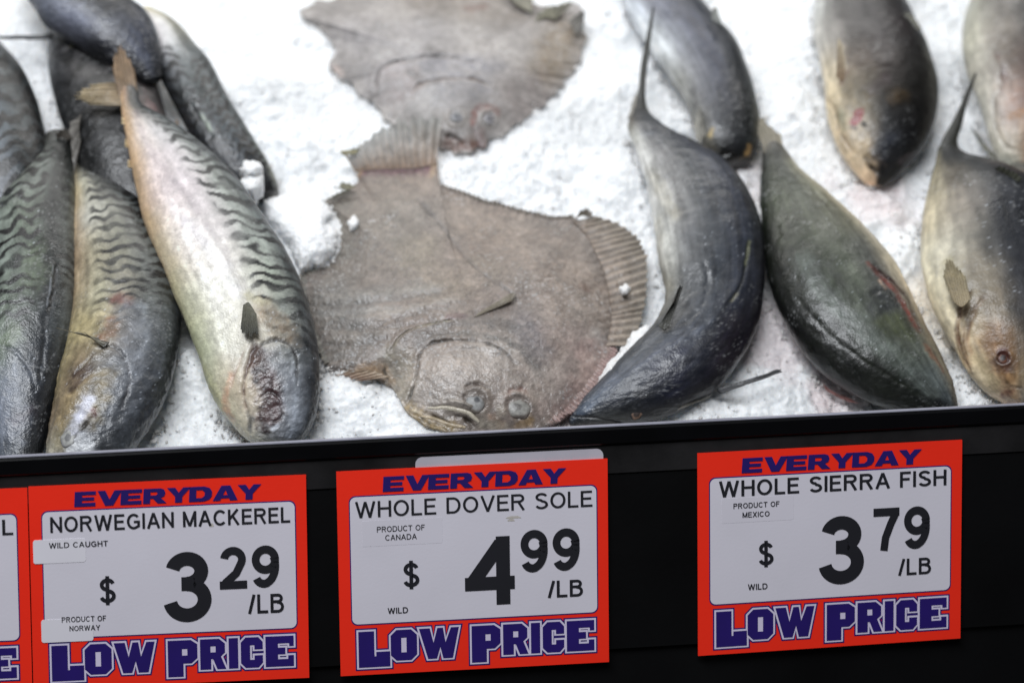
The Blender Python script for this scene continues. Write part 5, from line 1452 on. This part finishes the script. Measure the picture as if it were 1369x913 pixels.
b.splat([(1139, 170), (1144, 172)], 4, (60, 22, 22), .8, seed=156)
b.splat([(1178, 190), (1192, 186), (1170, 200)], 13, (74, 78, 88), .8, seed=157)
b.splat([(1122, 150), (1130, 170)], 7, (164, 160, 128), .7, seed=158); b.splat([(1156, 180), (1162, 174)], 6, (124, 112, 88), .6, seed=159)
b.groove([(1154, 204), (1162, 220), (1178, 236)], 5, 6, (18, 16, 16), .95, lift=2)
b.groove([(1164, 204), (1178, 216), (1188, 226)], 2.6, -2.4, (110, 96, 84), .6)
b.groove([(1104, 130), (1116, 148), (1122, 176), (1140, 204)], 2.4, 2.4, (150, 128, 98), .6, lift=1.6)
b.splat([(1204, 216), (1220, 206)], 6, (120, 108, 108), .6, seed=160)
b.mottle(60, .18, 161); b.mottle(160, .16, 162, 3)
b.flesh(343)
b.build("body", M_SKIN2, r)
fin(r, "pectoral_fin", [(1120, 50), (1124, 56), (1128, 70)], [(1118, 108), (1124, 116), (1130, 108)], .074, .070, (180, 166, 136), (140, 112, 80), rays=4, seed=60)
fin(r, "dorsal_fin", [(1206, 20), (1216, 28), (1226, 40)], [(1214, 18), (1222, 22), (1232, 38)], .058, .060, (74, 74, 64), (110, 106, 84), rays=4, seed=61)
eye(r, b, (1156, 166), 6, .5, (104, 96, 84), (30, 28, 28))

HZ[0] = 0.016
# ---- fish at the top right corner
r = root_at(1360, 90, "sierra_fish", "pale bellied fish cut off by the top right corner, soft grey back", "fish", SIER)
b = Body([(1326, -60, 1420, -70, .036), (1306, -20, 1440, -30, .038), (1290, 20, 1454, 10, .040), (1286, 60, 1460, 50, .040), (1292, 96, 1460, 90, .040), (1306, 128, 1452, 124, .038), (1316, 160, 1440, 158, .035), (1324, 188, 1424, 188, .032), (1334, 210, 1404, 210, .029), (1346, 222, 1388, 222, .027)], ratio=.52, nt=210, nv=160)
b.grid([[(150, 150, 150), (96, 96, 100), (74, 76, 82), (70, 72, 78), (70, 70, 74)],
        [(176, 174, 160), (114, 110, 106), (80, 80, 84), (76, 76, 80), (70, 70, 74)],
        [(190, 186, 166), (134, 126, 114), (86, 82, 84), (80, 80, 84), (70, 70, 74)],
        [(192, 186, 170), (140, 126, 112), (104, 82, 78), (90, 86, 86), (70, 70, 74)],
        [(188, 184, 170), (176, 150, 132), (150, 120, 106), (110, 104, 100), (90, 86, 84)],
        [(196, 190, 172), (200, 186, 164), (190, 160, 128), (150, 140, 128), (100, 96, 92)],
        [(190, 188, 172), (196, 188, 168), (196, 172, 144), (160, 150, 138), (120, 116, 110)]])
b.groove([(1330, 70), (1344, 100), (1338, 126)], 3, 2, (120, 84, 70), .7, lift=1.6)
b.groove([(1330, 130), (1330, 165), (1345, 195), (1366, 202)], 3, 2.4, (150, 140, 124), .6, lift=1.6)
b.splat([(1352, 156), (1366, 150)], 6, (186, 140, 80), .7, seed=171)
b.mottle(50, .2, 172); b.mottle(150, .15, 173)
b.flesh(354)
b.build("body", M_SKIN2, r)
fin(r, "pectoral_fin", [(1316, 200), (1330, 208), (1344, 216)], [(1296, 166), (1306, 180), (1330, 226)], .022, .020, (130, 128, 112), (96, 96, 84), rays=6, seed=62)

HZ[0] = 0.013
# ---- fish at the right edge
r = root_at(1330, 380, "sierra_fish", "grey backed fish at the right edge with cream belly and thin upright tail", "fish", SIER)
b = Body([(1254, 198, 1276, 192, .038), (1250, 216, 1296, 208, .040), (1240, 248, 1352, 226, .042), (1232, 290, 1404, 262, .043), (1229, 335, 1436, 312, .043), (1236, 378, 1450, 366, .042), (1252, 420, 1452, 416, .040),
          (1272, 456, 1446, 460, .038), (1292, 490, 1434, 498, .034), (1312, 516, 1418, 526, .031), (1334, 532, 1400, 546, .028), (1352, 540, 1384, 556, .026)], ratio=.50, nt=300, nv=190)
b.grid([[(90, 88, 78), (60, 62, 60), (50, 52, 52), (50, 52, 50), (50, 50, 50)],
        [(150, 142, 118), (78, 78, 76), (60, 62, 64), (54, 56, 58), (50, 52, 50)],
        [(188, 178, 150), (120, 112, 98), (72, 74, 76), (66, 68, 72), (56, 58, 58)],
        [(204, 192, 160), (150, 140, 124), (72, 74, 80), (58, 60, 66), (48, 50, 54)],
        [(216, 208, 182), (150, 144, 130), (74, 76, 82), (62, 64, 70), (50, 52, 58)],
        [(222, 212, 182), (166, 154, 130), (82, 82, 86), (70, 72, 80), (54, 56, 62)],
        [(224, 212, 180), (172, 154, 122), (94, 90, 88), (82, 84, 92), (60, 62, 68)],
        [(226, 206, 166), (170, 134, 92), (132, 114, 90), (92, 92, 98), (64, 66, 72)],
        [(224, 206, 170), (182, 148, 102), (158, 142, 110), (110, 108, 108), (84, 84, 88)],
        [(214, 190, 156), (180, 152, 116), (150, 140, 124), (104, 102, 104), (80, 80, 84)],
        [(190, 160, 134), (160, 134, 110), (110, 100, 92), (80, 76, 76), (70, 70, 70)]])
b.splat([(1268, 350), (1280, 380), (1284, 400)], 10, (146, 136, 92), .6, seed=181)
b.groove([(1300, 385), (1286, 410), (1280, 440), (1286, 470), (1300, 500)], 3, 3, (140, 104, 72), .75, lift=2.2)
b.groove([(1322, 395), (1304, 415), (1294, 450), (1300, 480)], 2.4, 2.0, (156, 116, 78), .6, lift=1.6)
b.splat([(1332, 460), (1342, 486), (1334, 450)], 19, (140, 104, 44), .9, seed=182); b.splat([(1342, 482)], 14, (92, 46, 28), .9, seed=189, warp=7)
for g_ in range(5):
    b.groove([(1316 - 7 * g_, 392 + 5 * g_), (1298 - 5 * g_, 425 + 2 * g_), (1292 - 3 * g_, 460), (1300 - 2 * g_, 492)], 1.8, 1.6, (128, 92, 58), .6, seed=g_, lift=1.2); b.splat([(1344, 480), (1340, 470)], 6, (104, 52, 36), .8, seed=183)
b.splat([(1320, 500), (1310, 480), (1326, 515)], 10, (178, 162, 122), .7, seed=184)
b.splat([(1350, 524), (1340, 528)], 6, (128, 74, 60), .6, seed=185); b.socket((1342, 478), 9, 2.5)
b.groove([(1340, 505), (1350, 515), (1369, 520)], 2.4, 2.4, (70, 60, 56), .6)
sk = fbm(np.column_stack([b.t * 14, b.x * 30, b.t * 0]), 1.0, 3, 186)
b.c *= np.clip(1 + .25 * sk, .4, 2)[:, None]
b.mottle(60, .16, 187); b.mottle(160, .14, 188, 3)
b.scatter_white(60, [(1320, 280), (1350, 300), (1340, 340), (1360, 370)], 16, k=.55, rmin=.6, rmax=1.8, seed=10)
b.flesh(365)
b.build("body", M_SKIN2, r)
tb = Body([(1303, 98, 1306, 98, .056), (1294, 116, 1300, 118, .054), (1284, 140, 1292, 142, .050), (1272, 165, 1286, 168, .046), (1260, 186, 1280, 188, .042), (1254, 206, 1284, 204, .038)], ratio=.45, nt=90, nv=40)
tb.c[:] = pal((62, 62, 54)); tb.mottle(120, .3, 3); tb.tone(1.3, 1.1); tb.build("tail_fin", M_FIN, r)
fin(r, "pectoral_fin", [(1274, 402), (1286, 410), (1297, 400)], [(1260, 366), (1268, 342), (1290, 368)], [.066, .069, .072], [.066, .069, .073], (146, 128, 92), (132, 120, 84), rays=8, seed=64, jag=.1, dark=.2, amp=.0003)
fin(r, "dorsal_fin", [(1330, 226), (1346, 234), (1360, 244)], [(1338, 222), (1352, 228), (1368, 238)], .066, .070, (54, 56, 44), (70, 72, 56), rays=5, seed=65)
eye(r, b, (1342, 478), 8, .5, (120, 70, 44), (50, 26, 22), pr=.55)

# ------------------------------------------------------------------ lumps of ice lying on and against the fish
def lump(outline, centre, base, thick, label, seed, name="ice_lump"):
    g = Flat(outline, centre, base, thick, nr=70, na=360, power=2.6, prof=.8, jag=5, jfreq=.11, seed=seed)
    g.c[:] = np.array([0.86, 0.87, 0.88])
    g.c *= (1 + .08 * fbm(g.P, 120, 3, seed)[:, None])
    g.d += .0016 * fbm(g.P, 190, 3, seed + 1) + .0008 * np.abs(fbm(g.P, 420, 2, seed + 2))
    o = g.build(name, M_ICE, None, depth=.012)
    tag(o, label, "ice", "lumps of ice lying on the fish")
    return o
lump([(352, 268), (380, 262), (410, 270), (430, 266), (444, 285), (436, 296), (452, 312), (446, 335), (438, 348), (420, 356), (402, 362), (392, 340), (375, 310), (358, 288)], (408, 312), .012, .012, "broad heap of crushed ice between the pale bellied mackerel and the near flatfish", 3)
lump([(322, 226), (330, 216), (344, 216), (350, 224), (342, 234), (328, 236)], (336, 226), .034, .010, "small upper lump of ice on the end of the far mackerel", 5)
lump([(320, 242), (334, 234), (350, 238), (350, 252), (340, 262), (324, 258)], (335, 248), .032, .010, "larger lower lump of ice on the end of the far mackerel", 7)
lump([(846, 444), (862, 436), (876, 442), (858, 462), (842, 474), (826, 492), (810, 508), (800, 518), (802, 502), (812, 488), (826, 470), (838, 460)], (836, 478), .012, .010, "strip of crushed ice between the near flatfish and the bent dark fish", 9)
lump([(826, 384), (836, 378), (844, 384), (840, 394), (830, 396)], (835, 387), .012, .006, "tiny lump of ice on the flatfish's striped fin", 11)
lump([(462, 296), (474, 290), (482, 300), (470, 308)], (472, 299), .014, .004, "tiny lump of ice on the flatfish's left shoulder", 13)

# ------------------------------------------------------------------ crystals banked up against the fish
gx_, gs_, gh_, gz_ = [], [], [], []
for k, (E, O) in enumerate(EDGES):
    h0 = (E - BEDO) @ BEDN
    ok = np.nonzero(h0 < .040)[0]
    if len(ok) < 5: continue
    i = rng.choice(ok, 260)
    O = O[i] - np.outer(O[i] @ BEDN, BEDN); O /= np.linalg.norm(O, axis=1, keepdims=True)
    clus = vnoise(np.stack([i * .06, i * 0. + k, i * 0.], 1), 5)
    keep = clus > -.15
    d = rng.exponential(.0030, len(i))
    p = E[i] + O * (d - .0035)[:, None]
    p, d = p[keep], d[keep]
    x = p[:, 0]; sl = (p - BEDO) @ BEDS
    gx_.append(x); gs_.append(sl); gh_.append(np.clip(.0045 - d * .6, 0, 1) * rng.random(len(x))); gz_.append(np.clip(rng.lognormal(math.log(.0010), .45, len(x)), .0005, .0028))
x = np.concatenate(gx_); sl = np.concatenate(gs_); gp = bedpoint(x, sl, ice_height(x, sl) + np.concatenate(gh_))
o = grains("ice_crystals", gp, np.concatenate(gz_), M_GRAIN, seed=9)
tag(o, "loose ice crystals banked up along the edges of the fish", "ice", None, 'stuff')
